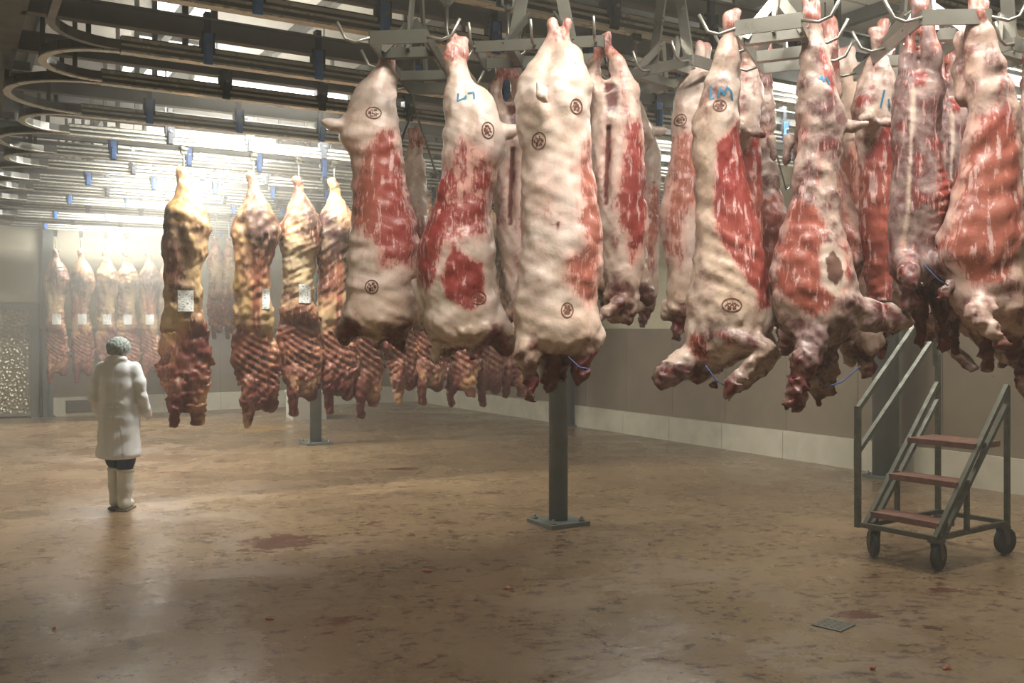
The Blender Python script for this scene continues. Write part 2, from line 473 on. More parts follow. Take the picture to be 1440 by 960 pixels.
        for ax in range(3):
            sa = [slice(1, -1)] * 3; sb = [slice(1, -1)] * 3
            sa[ax] = slice(0, -1); sb[ax] = slice(1, None)
            A, B = I[tuple(sa)], I[tuple(sb)]
            e = np.argwhere(A != B); off = np.array([1, 1, 1]); off[ax] = 0; e = e + off
            b1, b2 = [(1, 2), (2, 0), (0, 1)][ax]
            def cell(db, dc):
                f = e.copy(); f[:, b1] -= db; f[:, b2] -= dc
                return idx[f[:, 0], f[:, 1], f[:, 2]]
            quad = np.stack([cell(1, 1), cell(0, 1), cell(0, 0), cell(1, 0)], 1)
            inside = I[e[:, 0], e[:, 1], e[:, 2]]
            quad[~inside] = quad[~inside][:, ::-1]
            faces.append(quad)
        return V, np.concatenate(faces)
    def mesh(s, name):
        V, Q = s.verts_faces()
        return quads(name, V, Q), V
def smooth(a):
    for _ in range(2):
        b = np.concatenate([[a[0]], a, [a[-1]]]); a = (b[:-2] + 2 * b[1:-1] + b[2:]) / 4
    return a
def quads(name, V, Q):
    me = bpy.data.meshes.new(name)
    me.vertices.add(len(V)); me.vertices.foreach_set('co', V.astype(np.float32).ravel())
    me.loops.add(len(Q) * 4); me.loops.foreach_set('vertex_index', Q.astype(np.int32).ravel())
    me.polygons.add(len(Q)); me.polygons.foreach_set('loop_start', np.arange(len(Q), dtype=np.int32) * 4)
    me.polygons.foreach_set('use_smooth', np.ones(len(Q), bool))
    me.update(calc_edges=True); me.validate()
    return me
def attr(me, name, rgba):
    a = me.attributes.new(name, 'FLOAT_COLOR', 'POINT')
    a.data.foreach_set('color', rgba.astype(np.float32).ravel())
def poly_mask(px, py, pts, soft):
    """soft membership of points in a polygon"""
    P = np.array(pts, float); inside = np.zeros(len(px), bool); dist = np.full(len(px), 1e9)
    for (x0, y0), (x1, y1) in zip(P, np.roll(P, -1, 0)):
        cond = (y0 > py) != (y1 > py)
        xin = (x1 - x0) * (py - y0) / ((y1 - y0) if abs(y1 - y0) > 1e-9 else 1e-9) + x0
        inside ^= cond & (px < xin)
        ex, ey = x1 - x0, y1 - y0; t = np.clip(((px - x0) * ex + (py - y0) * ey) / max(1e-9, ex * ex + ey * ey), 0, 1)
        dist = np.minimum(dist, np.hypot(px - x0 - t * ex, py - y0 - t * ey))
    sd = np.where(inside, dist, -dist)
    return np.clip(0.5 + sd / (2 * soft), 0, 1)

# ================================================================== THE HALL
floor = room(MB().box(LEFT - .2, RIGHT + .2, FRONT - .2, BACK + .2, -.15, 0), 'floor', M['floor'])
tag(floor, 'wet brown concrete floor with dark red stains', 'floor', kind='structure')

wb = room(MB().box(LEFT, RIGHT, BACK, BACK + .2, 0, CEIL), 'wall_back', M['wall'])
tag(wb, 'cream back wall with a grey-brown lower band', 'wall', kind='structure')
wr = room(MB().box(RIGHT, RIGHT + .2, FRONT, BACK, 0, CEIL), 'wall_right', M['wall'])
tag(wr, 'cream right wall with a grey-brown lower band and white kerb', 'wall', kind='structure')
wl = room(MB().box(LEFT - .2, LEFT, FRONT, BACK, 0, CEIL), 'wall_left', M['wall'])
tag(wl, 'plain cream side wall left of the rails', 'wall', kind='structure')
wf = room(MB().box(LEFT, RIGHT, FRONT - .2, FRONT, 0, CEIL), 'wall_front', M['wall'])
tag(wf, 'plain cream wall behind the viewer', 'wall', kind='structure')
# lower bands in panels with fine joints, and the kerb in lengths
DADO = 1.70
DOOR_R = 1.42                    # right jamb of the back door
def lengths(a, b, n):
    e = [a + (b - a) * i / n for i in range(n + 1)]
    return [(e[i] + .003, e[i + 1] - .003) for i in range(n)]
for (a, b) in lengths(DOOR_R + .14, RIGHT - .02, 7):
    room(MB().box(a, b, BACK - .02, BACK + .01, .34, DADO), 'dado_panel', M['dado'], wb)
    room(MB().box(a, b, BACK - .09, BACK + .01, 0, .36), 'kerb', M['kerb'], wb)
for (a, b) in lengths(FRONT + .05, BACK - .03, 20):
    room(MB().box(RIGHT - .02, RIGHT + .01, a, b, .34, DADO), 'dado_panel', M['dado'], wr)
    room(MB().box(RIGHT - .09, RIGHT + .01, a, b, 0, .36), 'kerb', M['kerb'], wr)
# low vent in the back kerb
vb = MB().box(2.0, 2.62, BACK - .105, BACK - .085, .06, .30)
vent = room(vb, 'wall_vent', M['dsteel']); tag(vent, 'low grey vent plate in the kerb behind the white-coated person', 'vent')
for i in range(6):
    room(MB().box(2.03, 2.59, BACK - .125, BACK - .104, .085 + i * .035, .10 + i * .035), 'slat', M['dado'], vent)

# ceiling: sheets between purlins, beams across
ce = room(MB().box(LEFT - .2, RIGHT + .2, FRONT - .2, BACK + .2, CEIL, CEIL + .15), 'ceiling', M['roof'])
tag(ce, 'pale sheeted roof above the rails with dark purlins', 'ceiling', kind='structure')
pv = [LEFT + 1.24 * i for i in range(10)]
pan = MB().box(.03, 1.18, .01, 2.28, -.03, 0).mesh('roof_panel'); pan.materials.append(M['roof'])
SKY = []                         # roof lights replace one column of sheets
for i, v0 in enumerate(pv[:-1]):
    for j in range(10):
        o = link('roof_panel', pan, None, ce, (v0 + .02, FRONT + 2.31 * j + .02, CEIL))
for v0 in pv:
    room(MB().box(v0 - .04, v0 + .04, FRONT, BACK, CEIL - .16, CEIL - .01), 'purlin', M['purlin'], ce)
for u0 in (2.0, 7.25, 13.6, 19.9):
    mb = MB().box(LEFT, RIGHT, u0 - .015, u0 + .015, CEIL - .62, CEIL - .18)
    mb.box(LEFT, RIGHT, u0 - .09, u0 + .09, CEIL - .64, CEIL - .60).box(LEFT, RIGHT, u0 - .09, u0 + .09, CEIL - .20, CEIL - .16)
    room(mb, 'roof_beam', M['beam'], ce)
# roof lights, one column of translucent sheets seen between the beams
def skylight(k, pts):
    P = [onz(x, y, CEIL - .05) for x, y in pts]
    c = sum(P, Vector()) / 4
    vs = [(p - c) for p in P] + [(p - c + Vector((0, 0, .03))) for p in P]
    mb = MB().add(vs, [(3, 2, 1, 0), (4, 5, 6, 7), (0, 1, 5, 4), (1, 2, 6, 5), (2, 3, 7, 6), (3, 0, 4, 7)])
    o = mb.build('window_%d' % k, M['skylight'], None, c)
    fr = MB()
    for a, b in zip(vs[:4], vs[1:4] + vs[:1]): fr.bar(a, b, .03, .05)
    fr.build('window_frame', M['purlin'], o)
    return o
sk_names = ['topmost milky roof light at the upper left', 'second milky roof light below the topmost one', 'third milky roof light from the top, above the far tubes', 'lowest dull roof light behind the left rails']
for k, pts in enumerate([[(214, -6), (307, 6), (296, 31), (218, 21)], [(194, 46), (278, 60), (262, 70), (190, 60)], [(172, 90), (246, 99), (234, 113), (166, 106)], [(152, 139), (232, 146), (222, 160), (146, 155)]]):
    tag(skylight(k + 1, pts), sk_names[k], 'roof light', 'milky roof lights', 'structure')

# back door with a dimpled metal leaf
dr = room(MB().box(-.4, DOOR_R - .02, BACK - .05, BACK + .01, .03, 2.06), 'door_1', M['dimple'])
tag(dr, 'dimpled aluminium door at the far left of the back wall', 'door', kind='structure')
fr = MB().box(DOOR_R - .02, DOOR_R + .12, BACK - .08, BACK + .01, 0, 2.18).box(-.4, DOOR_R - .02, BACK - .08, BACK + .01, 2.06, 2.18)
room(fr, 'door_frame', M['steel'], dr)
room(MB().box(DOOR_R - .06, DOOR_R - .025, BACK - .065, BACK - .045, .03, 2.05), 'door_edge', M['steel'], dr)
room(MB().box(-.4, DOOR_R - .06, BACK - .065, BACK - .045, .03, .08), 'kick_strip', M['steel'], dr)
# pale panel over the door with a wall unit
hp = room(MB().box(-.4, DOOR_R + .1, BACK - .1, BACK, 2.2, 3.55), 'trim_1', M['wall'])
tag(hp, 'pale panel above the dimpled door', 'panel', kind='structure')
wu = room(MB().box(-.3, .78, BACK - .22, BACK - .09, 2.78, 3.02), 'wall_box', M['white_plastic'], None, .01)
tag(wu, 'flat pale wall box on the panel above the dimpled door', 'wall box')
room(MB().box(-.25, .73, BACK - .235, BACK - .215, 2.83, 2.97), 'cover', M['kerb'], wu)
room(MB().tube([(.2, BACK - .16, 2.79), (.2, BACK - .16, 2.72), (.12, BACK - .16, 2.66), (.02, BACK - .16, 2.66)], .012), 'cable', M['dsteel'], wu)

# ------------------------------------------------------------------ columns
def column(name, v, u, r, label, plate=.22, top=CEIL - .62):
    c = empty(name, uv(v, u), TH); tag(c, label, 'column')
    MB().tube([(0, 0, .03), (0, 0, top)], r, 28).build('shaft', M['column'], c)
    MB().box(-plate, plate, -plate, plate, 0, .035).build('base_plate', M['column'], c, bevel=.004)
    MB().box(-plate, plate, -plate, plate, top - .03, top).build('head_plate', M['column'], c)
    b = MB().tube([(0, 0, .03), (0, 0, .075)], .014, 6).tube([(0, 0, .035), (0, 0, .052)], .026, 6).mesh('bolt'); b.materials.append(M['steel'])
    for i in (-1, 1):
        for j in (-1, 1): link('bolt', b, None, c, (i * plate * .74, j * plate * .74, 0))
    return c
p1 = onz(785, 736, 0); p2 = onz(444, 624, 0)
def to_uv(p): return (p.x * CT + p.y * ST, -p.x * ST + p.y * CT)
for p, lab in ((p1, 'round grey steel column with square base plate in the middle foreground'), (p2, 'farther round grey steel column behind the beef sides')):
    v, u = to_uv(p); column('steel_column', v, u, .083 if p is p1 else .085, lab, .2)
v, u = to_uv(onz(1305, 664, 0)); column('steel_column', RIGHT - .30, u, .145, 'thick grey column at the right wall behind the step trolley', .18)
def wall_post(v, u, lab, along):
    c = empty('wall_post', uv(v, u), TH); tag(c, lab, 'column')
    if along: mb = MB().box(-.09, .09, -.012, .012, 0, CEIL - .6).box(-.09, -.075, -.09, .09, 0, CEIL - .6).box(.075, .09, -.09, .09, 0, CEIL - .6)
    else: mb = MB().box(-.012, .012, -.09, .09, 0, CEIL - .6).box(-.09, .09, -.09, -.075, 0, CEIL - .6).box(-.09, .09, .075, .09, 0, CEIL - .6)
    mb.build('shaft', M['column'], c)
    MB().box(-.13, .13, -.13, .13, 0, .025).build('base_plate', M['column'], c)
v, u = to_uv(onz(826, 597, 0)); wall_post(RIGHT - .2, u, 'slim grey wall post at the right wall behind the middle column', True)
v, u = to_uv(onz(62, 585, 0)); wall_post(v + .04, BACK - .2, 'slim grey post between the dimpled door and the hanging beef', False)

# ------------------------------------------------------------------ overhead rails
RAILS = [(1.0, 0), (2.25, 1), (3.47, 0), (4.68, 1), (5.5, 0), (6.7, 0), (7.63, 1), (8.88, 0), (9.8, 1), (11.0, 0), (11.95, 1), (13.1, 0), (14.05, 1), (15.2, 0), (16.15, 1), (17.3, 0), (18.2, 1), (19.25, 0)]
VL = 0.98
clip_parts = {}
for kind, m in ((0, M['blue']), (1, M['darkclip'])):
    a = MB().box(-.03, .03, -.055, -.035, -.16, .05).box(-.022, .022, -.075, -.05, -.15, -.02).mesh('clip_plate', .004); a.materials.append(m)
    b = MB().box(-.02, .02, -.04, .03, -.05, .2).box(-.045, -.03, -.05, .03, -.08, .06).box(.03, .045, -.05, .03, -.08, .06).mesh('clip_bracket'); b.materials.append(M['darkclip'])
    bt = MB().tube([(0, -.09, 0), (0, -.03, 0)], .012, 6).mesh('bolt'); bt.materials.append(M['steel'])
    clip_parts[kind] = (a, b, bt)
ROD = MB().bar((0, 0, 0), (0, 0, CEIL - .18 - RZ - .25), .04, .04, (0, 1, 0)).mesh('drop_rod'); ROD.materials.append(M['dsteel'])
BHANG = MB().bar((0, 0, 0), (0, 0, .35), .03, .03, (0, 1, 0)).mesh('bend_hanger'); BHANG.materials.append(M['dsteel'])
ordn = ['first', 'second', 'third', 'fourth', 'fifth', 'sixth', 'seventh', 'eighth', 'ninth', 'tenth', 'eleventh', 'twelfth', 'thirteenth', 'fourteenth', 'fifteenth', 'sixteenth', 'seventeenth', 'eighteenth']
for k, (u0, kind) in enumerate(RAILS):
    t = empty('overhead_rail', uv(0, u0, 0), TH)
    tag(t, '%s overhead meat rail counted from the near end, with %s clips' % (ordn[k], 'blue' if kind == 0 else 'dark'), 'rail', 'overhead meat rails')
    vr = RIGHT - .35
    web = MB().box(.4, vr, -.012, .012, RZ + .13, RZ + .25).box(.4, vr, -.04, .04, RZ + .245, RZ + .26).box(.4, vr, -.04, .04, RZ + .12, RZ + .135)
    web.build('support_beam', M['beam'], t)
    tr = MB().box(VL, vr, -.028, .028, RZ - .035, RZ + .06)
    tr.build('track', M['rail'], t)
    st = MB().box(VL, vr, -.036, -.026, RZ + .028, RZ + .05).box(VL, vr, -.036, -.026, RZ - .008, RZ + .008).box(VL, vr, -.04, .04, RZ - .05, RZ - .035)
    st.build('running_edge', M['stripe'], t)
    a, b, bt = clip_parts[kind]
    first = VL + .55 + (0 if kind == 0 else .35)
    j = 0
    while first + .78 * j < vr:
        vv = first + .78 * j; j += 1
        p = uv(vv, u0, RZ + .1)
        if p.y < .3: continue
        sx = 720 + F * p.x / p.y
        if sx < -80 or sx > 1520: continue
        br = link('clip_bracket', b, None, t, (vv, 0, RZ + .10))
        link('clip_plate', a, None, br); link('bolt', bt, None, br, (0, 0, -.03))
    for vv in np.arange(VL + .6, vr, 2.4): link('drop_rod', ROD, None, t, (vv, 0, RZ + .25))
    if k + 1 < len(RAILS) and u0 > 6:       # bend joining this rail to the next at the left end
        u1 = RAILS[k + 1][0] - u0; r = (u1 - .08) / 2; uc = .04 + r
        path = [(VL - .0 + r * math.cos(a), uc + r * math.sin(a), RZ + .0) for a in np.linspace(-math.pi / 2, -3 * math.pi / 2, 15)]
        bm_ = MB()
        for q0, q1 in zip(path, path[1:]): bm_.bar(q0, q1, .045, .06)
        bd = bm_.build('rail_bend', M['rail'], t)
        bs = MB()
        for q0, q1 in zip(path, path[1:]): bs.bar(Vector(q0) - Vector((0, 0, .034)), Vector(q1) - Vector((0, 0, .034)), .055, .01)
        bs.build('running_edge', M['stripe'], bd)
        for i in (2, 7, 12):
            q = path[i]; link('bend_hanger', BHANG, None, bd, (q[0], q[1], RZ + .03))
    if abs(u0 - 6.7) < .01:                 # this rail turns towards the near end along the hall
        r = .45
        path = [(VL + r * math.cos(a) * 1.0, -.0 - r + r * math.sin(a), RZ) for a in np.linspace(math.pi / 2, math.pi, 8)] + [(VL - r, -3.2, RZ)]
        bm_ = MB()
        for q0, q1 in zip(path, path[1:]): bm_.bar(q0, q1, .045, .06)
        bd = bm_.build('rail_turn', M['rail'], t)
# long beam carrying the bends on the left, and pipes beside it
lb = empty('edge_beam', uv(.34, 0, 0), TH); tag(lb, 'long brown-grey edge beam running past the rail bends at the left', 'beam')
MB().box(-.05, .05, 3.5, BACK - .1, RZ + .14, RZ + .4).build('web', M['dsteel'], lb)
MB().box(-.09, .09, 3.5, BACK - .1, RZ + .12, RZ + .15).build('flange', M['dsteel'], lb)
for i in range(8):
    MB().bar((0, 4.6 + 2.1 * i, RZ + .3), (.25, 4.6 + 2.1 * i, RZ + .3), .05, .06).build('bracket', M['dsteel'], lb)
for i, (vv, zz, lab) in enumerate(((.02, 3.72, 'lower pipe beside the edge beam at the left'), (-.22, 4.05, 'upper pipe beside the edge beam at the left'))):
    pz = room(MB().tube([(vv, 2.5, zz), (vv, BACK - .1, zz)], .045, 10), 'service_pipe', M['steel']); tag(pz, 'steel %s' % lab, 'pipe')
du = room(MB().box(-.9, -.1, 6.0, 13.5, 3.0, 3.55), 'cooling_unit', M['duct'], None, .02); tag(du, 'dark cooling unit under the roof at the far left edge', 'cooler')
for i in range(5):
    room(MB().box(-.1, -.085, 6.3 + i * 1.45, 7.5 + i * 1.45, 3.08, 3.46), 'grille', M['darkclip'], du)
du2 = room(MB().box(4.95, 7.4, 2.4, 3.1, 3.98, 4.42), 'air_duct', M['duct'], None, .02); tag(du2, 'dark air duct under the roof above the right lambs', 'duct')
for i in range(4): room(MB().box(5.1 + i * .62, 5.14 + i * .62, 2.39, 3.11, 3.97, 4.43), 'seam', M['dsteel'], du2)

# ------------------------------------------------------------------ fluorescent battens
def batten(v0, u0, label, power, length=1.55, z=4.0, two=False):
    t = empty('tube_light', uv(v0, u0, z), TH); tag(t, label, 'lamp', 'fluorescent tube lights')
    MB().box(0, length, -.022, .022, -.01, .07).build('casing', M['casing'], t, bevel=.006)
    MB().box(0, length, -.085, .085, .07, .082).build('light_shield', M['casing'], t)  # plate added to keep the tubes' direct light off the roof above
    for x in (.0, length - .03): MB().box(x, x + .03, -.07, .07, -.03, .05).build('end_cap', M['casing'], t)
    for y in ((-.05, .05) if two else (-.05,)):
        MB().tube([(.03, y, 0), (length - .03, y, 0)], .02, 8, caps=False).build('tube', M['tube'], t)
    for dn, fr in ((1, 1.0), (0, .22)):          # the light the tubes give, down and up past the added shield
        ld = bpy.data.lights.new('tube_glow', 'AREA'); ld.shape = 'RECTANGLE'; ld.size = length - .06; ld.size_y = .13 if dn else .02
        ld.energy = power * fr; ld.color = (1.0, .965, .87)
        lo_ = bpy.data.objects.new('tube_glow', ld); COL.objects.link(lo_); lo_.parent = t
        lo_.location = (length / 2, 0, -.024) if dn else (length / 2, -.1, .086); lo_.rotation_euler = (0 if dn else math.pi, 0, 0)
    for x in (.25, length - .25): MB().tube([(x, 0, .1), (x, 0, CEIL - .17 - z)], .008, 6).build('suspension_rod', M['dsteel'], t)
fl = ['nearest lit tube light on the left, above the first far rails', 'second lit tube light from the front on the left', 'third lit tube light from the front on the left', 'fourth lit tube light from the front on the left', 'fifth lit tube light from the front, close to the back wall']
for i, u0 in enumerate((9.22, 11.68, 13.9, 16.5, 19.0)):
    batten(1.95, u0, fl[i], TUBE, two=True)
for i, u0 in enumerate((4.45, 6.62, 8.75)):
    batten(6.2, u0, ['nearest tube light over the right-hand lambs', 'second tube light over the right-hand lambs, seen between them', 'farthest tube light over the right-hand side'][i], TUBE_RIGHT)
for i, (v0, u0) in enumerate(((.5, 1.5), (2.1, 1.0))):
    batten(v0, u0, ['tube light above the viewer on the left', 'tube light above the viewer on the right'][i], TUBE_NEAR, two=True)

# ================================================================== LAMB CARCASSES
def stroke(bvh, cx, cz, pts, wd, name, mat, parent, lift=.0016, closed=False, cyl=None):
    """a flat inked line laid on the skin: points in local x, z, dropped onto the near side"""
    P = [Vector((cx + x, 0, cz + z)) for x, z in pts]
    if closed: P.append(P[0].copy())
    Q = []
    for a, b in zip(P, P[1:]):
        n = max(1, int((b - a).length / .006))
        Q += [a.lerp(b, i / n) for i in range(n)]
    Q.append(P[-1])
    V = []; Fc = []
    for i, p in enumerate(Q):
        t = (Q[min(i + 1, len(Q) - 1)] - Q[max(i - 1, 0)])
        if closed and i in (0, len(Q) - 1): t = Q[1] - Q[-2]
        if t.length < 1e-6: t = Vector((1, 0, 0))
        t.normalize(); sd = Vector((-t.z, 0, t.x)) * (wd / 2)
        for q in (p + sd, p - sd):
            hit = bvh.ray_cast(Vector((q.x, -2.0, q.z)), Vector((0, 1, 0)))
            if hit[0] is None: return None
            V.append(hit[0] + hit[1] * lift)
    for i in range(len(Q) - 1):
        Fc.append((2 * i, 2 * i + 1, 2 * i + 3, 2 * i + 2))
    return V, Fc
def ink(bvh, name, mat, parent, strokes, wd):
    mb = MB()
    for cx, cz, pts, closed in strokes:
        r = stroke(bvh, cx, cz, pts, wd, name, mat, parent, closed=closed)
        if r: mb.add(r[0], r[1], True)
    if mb.v: return mb.build(name, mat, parent)

def lamb_mesh(name, hook, d, rows, tubes, masks, br=.8, h=.0085, seed=1, grooves=(), balls=(), ribs=(), cavity=(), lump=.0035, base=(0, 0, 0), tone=(0, .1, 0)):
    """rows: outline (y, left, right) of the trunk in photo pixels at distance d, made solid at that distance"""
    k = d / F; hx, hy = hook
    X = lambda x: (x - hx) * k
    Z = lambda y: (hy - y) * k
    R = []
    for y, l, r in rows:
        a = (r - l) / 2 * k
        R.append((Z(y), X((l + r) / 2), 0.0, a, max(.028, min(a * br, .125))))
    xs = [X(q) for _, l, r in rows for q in (l, r)]; zs = [Z(y) for y, _, _ in rows]; ys = [-.16, .16]
    for t in tubes:
        for (x, y, yy, r) in t: xs += [X(x - r), X(x + r)]; zs += [Z(y - r), Z(y + r)]; ys += [yy - r * k, yy + r * k]
    pad = .03
    f = Field((min(xs) - pad, min(ys) - pad, min(zs) - pad), (max(xs) + pad, max(ys) + pad, max(zs) + pad), h)
    f.loft(R, .02, .75, 2.2)
    for t in tubes: f.chain([(X(x), yy, Z(y), r * k) for x, y, yy, r in t], .016)
    for (x, y, yy, rx, ry, rz) in balls: f.ball((X(x), yy, Z(y)), (rx * k, ry * k, rz * k), .022)
    for (x0, y0, x1, y1, yy, r, dep) in grooves: f.carve((X(x0), yy, Z(y0)), (X(x1), yy, Z(y1)), r * k, dep)
    for (x0, y0, x1, y1, pitch, slope, amp) in ribs:
        gx = f.ax[0][:, None, None]; gy = f.ax[1][None, :, None]; gz = f.ax[2][None, None, :]
        cx, cz = X((x0 + x1) / 2), Z((y0 + y1) / 2); wx, wz = (x1 - x0) / 2 * k, (y1 - y0) / 2 * k
        wgt = np.exp(-((gx - cx) / wx) ** 4 - ((gz - cz) / wz) ** 4)
        f.F += (amp * wgt * np.sin(2 * math.pi * (gz + slope * gx + 0 * gy) / (pitch * k))).astype(np.float32)
    f.lumps(lump, .11, seed, 6); f.lumps(lump * .55, .04, seed + 50, 6)
    # frayed fore end: the trunk grows ragged towards the cut neck
    zb_ = Z(rows[-1][0]); g0 = f.F.copy(); f.lumps(.006, .032, seed + 80, 8)
    wz_ = np.clip(1 - (f.ax[2] - (zb_ - .02)) / (.16 * (Z(rows[0][0]) - zb_)), 0, 1)[None, None, :]
    f.F = (g0 * (1 - wz_) + f.F * wz_).astype(np.float32)
    me, V = f.mesh(name)
    px = hx + V[:, 0] / k; py = hy - V[:, 2] / k
    T = np.zeros((len(V), 4)); T[:, 3] = 1; T[:, :3] = base
    U = np.zeros((len(V), 4)); U[:, 3] = 1; U[:, :3] = tone
    for m in masks:
        ch, pts, soft, val = m[:4]
        w_ = poly_mask(px, py, pts, soft * (2.0 if ch == 0 else 1.4))
        if len(m) > 4 and m[4]: w_ = w_ * (1 / (1 + np.exp(V[:, 1] / .012)))      # near side only
        A = T if ch < 3 else U
        c = ch % 3
        A[:, c] = A[:, c] * (1 - w_) + val * w_ if val < 1e-6 or ch >= 3 else np.maximum(A[:, c], val * w_)
    y1 = rows[-1][0]; y0 = rows[0][0]; tt = (py - y0) / (y1 - y0)
    T[:, 1] = np.maximum(T[:, 1], np.clip((tt - .93) / .14, 0, 1) * .72)
    T[:, 2] = np.maximum(T[:, 2], np.clip((tt - .84) / .16, 0, 1) * .5)
    ft = np.clip((y0 - 8 - py) / 26, 0, 1)                 # pink shanks and feet
    T[:, 0] = np.maximum(T[:, 0], ft * .55); U[:, 0] = np.maximum(U[:, 0], ft * .7)
    attr(me, 'tissue', T); attr(me, 'tone', U)
    me.materials.append(M['lamb'])
    me['k'] = k; me['hx'] = hx; me['hy'] = hy
    return me, V

LAMBS = {}
def lamb(key, label, hook, d, rows, tubes, masks, stamps=(), marks=(), twines=(), **kw):
    me, V = lamb_mesh('lamb_carcass', hook, d, rows, tubes, masks, **kw)
    o = link('lamb_carcass', me, None, None, at(hook[0], hook[1], d))
    tag(o, label, 'lamb carcass', 'hanging lamb carcasses')
    k = d / F; hx, hy = hook
    if stamps or marks:
        bvh = BVHTree.FromPolygons([v.co for v in me.vertices], [tuple(p.vertices) for p in me.polygons])
        for (x, y, rx, ry) in stamps:
            X0, Z0 = (x - hx) * k, (hy - y) * k; rx *= k; ry *= k
            ring = [(rx * math.cos(a), ry * math.sin(a)) for a in np.linspace(0, 2 * math.pi, 20)[:-1]]
            st = [(X0, Z0, ring, True)]
            for row, n in ((.42, 2), (0, 3), (-.42, 2)):      # rows of small stamped characters
                for i in range(n):
                    cx = (i - (n - 1) / 2) * .5 * rx; q = .17
                    sh = random.choice([[(-q, q), (-q, -q), (q, -q)], [(-q, -q), (-q, q), (q, q), (q, 0), (-q, 0)], [(-q, -q), (0, q), (q, -q)], [(q, q), (-q, q), (-q, 0), (q, 0), (q, -q), (-q, -q)]])
                    st.append((X0, Z0, [(cx + a * rx, row * ry + b * ry * .9) for a, b in sh], False))
            s_ = ink(bvh, 'inspection_stamp', M['ink'], o, st, .0035)
            if s_: s_['label'] = 'brown oval inspection stamp'
        for strokes in marks:
            st = [(0, 0, [((x - hx) * k, (hy - y) * k) for x, y in q], False) for q in strokes]
            s_ = ink(bvh, 'marker_writing', M['marker'], o, st, .006)
            if s_: s_['label'] = 'blue marker writing'
    for (x0, y0, x1, y1, yy) in twines:
        a = Vector(((x0 - hx) * k, yy, (hy - y0) * k)); b = Vector(((x1 - hx) * k, yy - .01, (hy - y1) * k)); m_ = a.lerp(b, .5) + Vector((0, -.01, -.012))
        MB().tube([a, a.lerp(m_, .6), m_, m_.lerp(b, .5), b], .0022, 5).build('twine', M['twine'], o)
    LAMBS[key] = o
    return o
def again(key, label, px, py, d, rz, sc=1.0, sx=1.0):
    src = LAMBS[key]
    c = src.copy(); COL.objects.link(c)
    c.location = at(px, py, d); c.rotation_euler = (0, 0, rz); c.scale = (sc * sx, sc, sc)
    c['label'] = label
    return c

# feet as a pair crossing at the hook, in pixels round the hook
def feet(x, y, s, dx=8, up=20):
    return [[(x - dx, y - up, 0, 7 * s), (x - 3, y - 2, .005, 6.5 * s), (x + 3, y + 22, .0, 8 * s)], [(x + dx, y - up, 0.01, 7 * s), (x + 3, y - 2, -.005, 6.5 * s), (x - 3, y + 22, .01, 8 * s)]]

lamb('A', 'pale lamb with one red side, leftmost of the near row', (543, 72), 3.4,
     [(118, 503, 552), (135, 493, 555), (152, 489, 558), (168, 482, 560), (190, 476, 563), (211, 486, 565), (230, 493, 567), (254, 495, 571), (286, 495, 578), (324, 493, 586), (345, 491, 590), (380, 489, 588), (406, 487, 584), (429, 486, 587), (447, 480, 590), (462, 476, 588), (474, 486, 580)],
     [[(538, 60, 0, 8), (541, 76, 0, 8), (541, 100, 0, 11), (528, 128, 0, 24)], [(548, 60, .02, 7), (546, 80, .02, 8), (545, 112, .02, 12), (540, 135, .02, 16)],
      [(492, 178, -.02, 11), (470, 180, -.05, 8), (459, 176, -.06, 5)], [(500, 448, 0, 22), (484, 468, 0, 13), (482, 480, 0, 6)], [(556, 460, .0, 24), (562, 478, 0, 9), (565, 490, 0, 7)], [(530, 470, .02, 14), (528, 484, .02, 4), (528, 492, .02, 2.5)]],
     [(0, [(535, 195), (556, 190), (568, 235), (580, 286), (592, 345), (580, 380), (562, 372), (540, 378), (538, 350), (520, 330), (498, 322), (500, 262), (515, 225)], 9, .95),
      (0, [(480, 200), (520, 190), (520, 300), (490, 300)], 20, .52), (3, [(485, 200), (535, 195), (535, 330), (485, 330)], 14, .75),
      (1, [(466, 450), (500, 438), (520, 468), (500, 500), (460, 495)], 12, .95), (1, [(540, 448), (595, 440), (590, 500), (520, 500), (530, 470)], 12, .75),
      (2, [(500, 90), (530, 95), (530, 135), (495, 145)], 14, .42), (1, [(530, 55), (555, 55), (552, 120), (547, 120), (540, 90), (528, 90)], 6, .5), (4, [(480, 410), (590, 410), (590, 490), (480, 490)], 18, .6)],
     stamps=[(530, 166, 10, 8), (529, 405, 9, 9)], br=.85, base=(0.2, 0, 0.1), seed=3, tone=(.1, .12, 0),
     grooves=[(500, 432, 560, 428, -.1, 9, .008), (520, 300, 500, 210, -.12, 10, .004)])

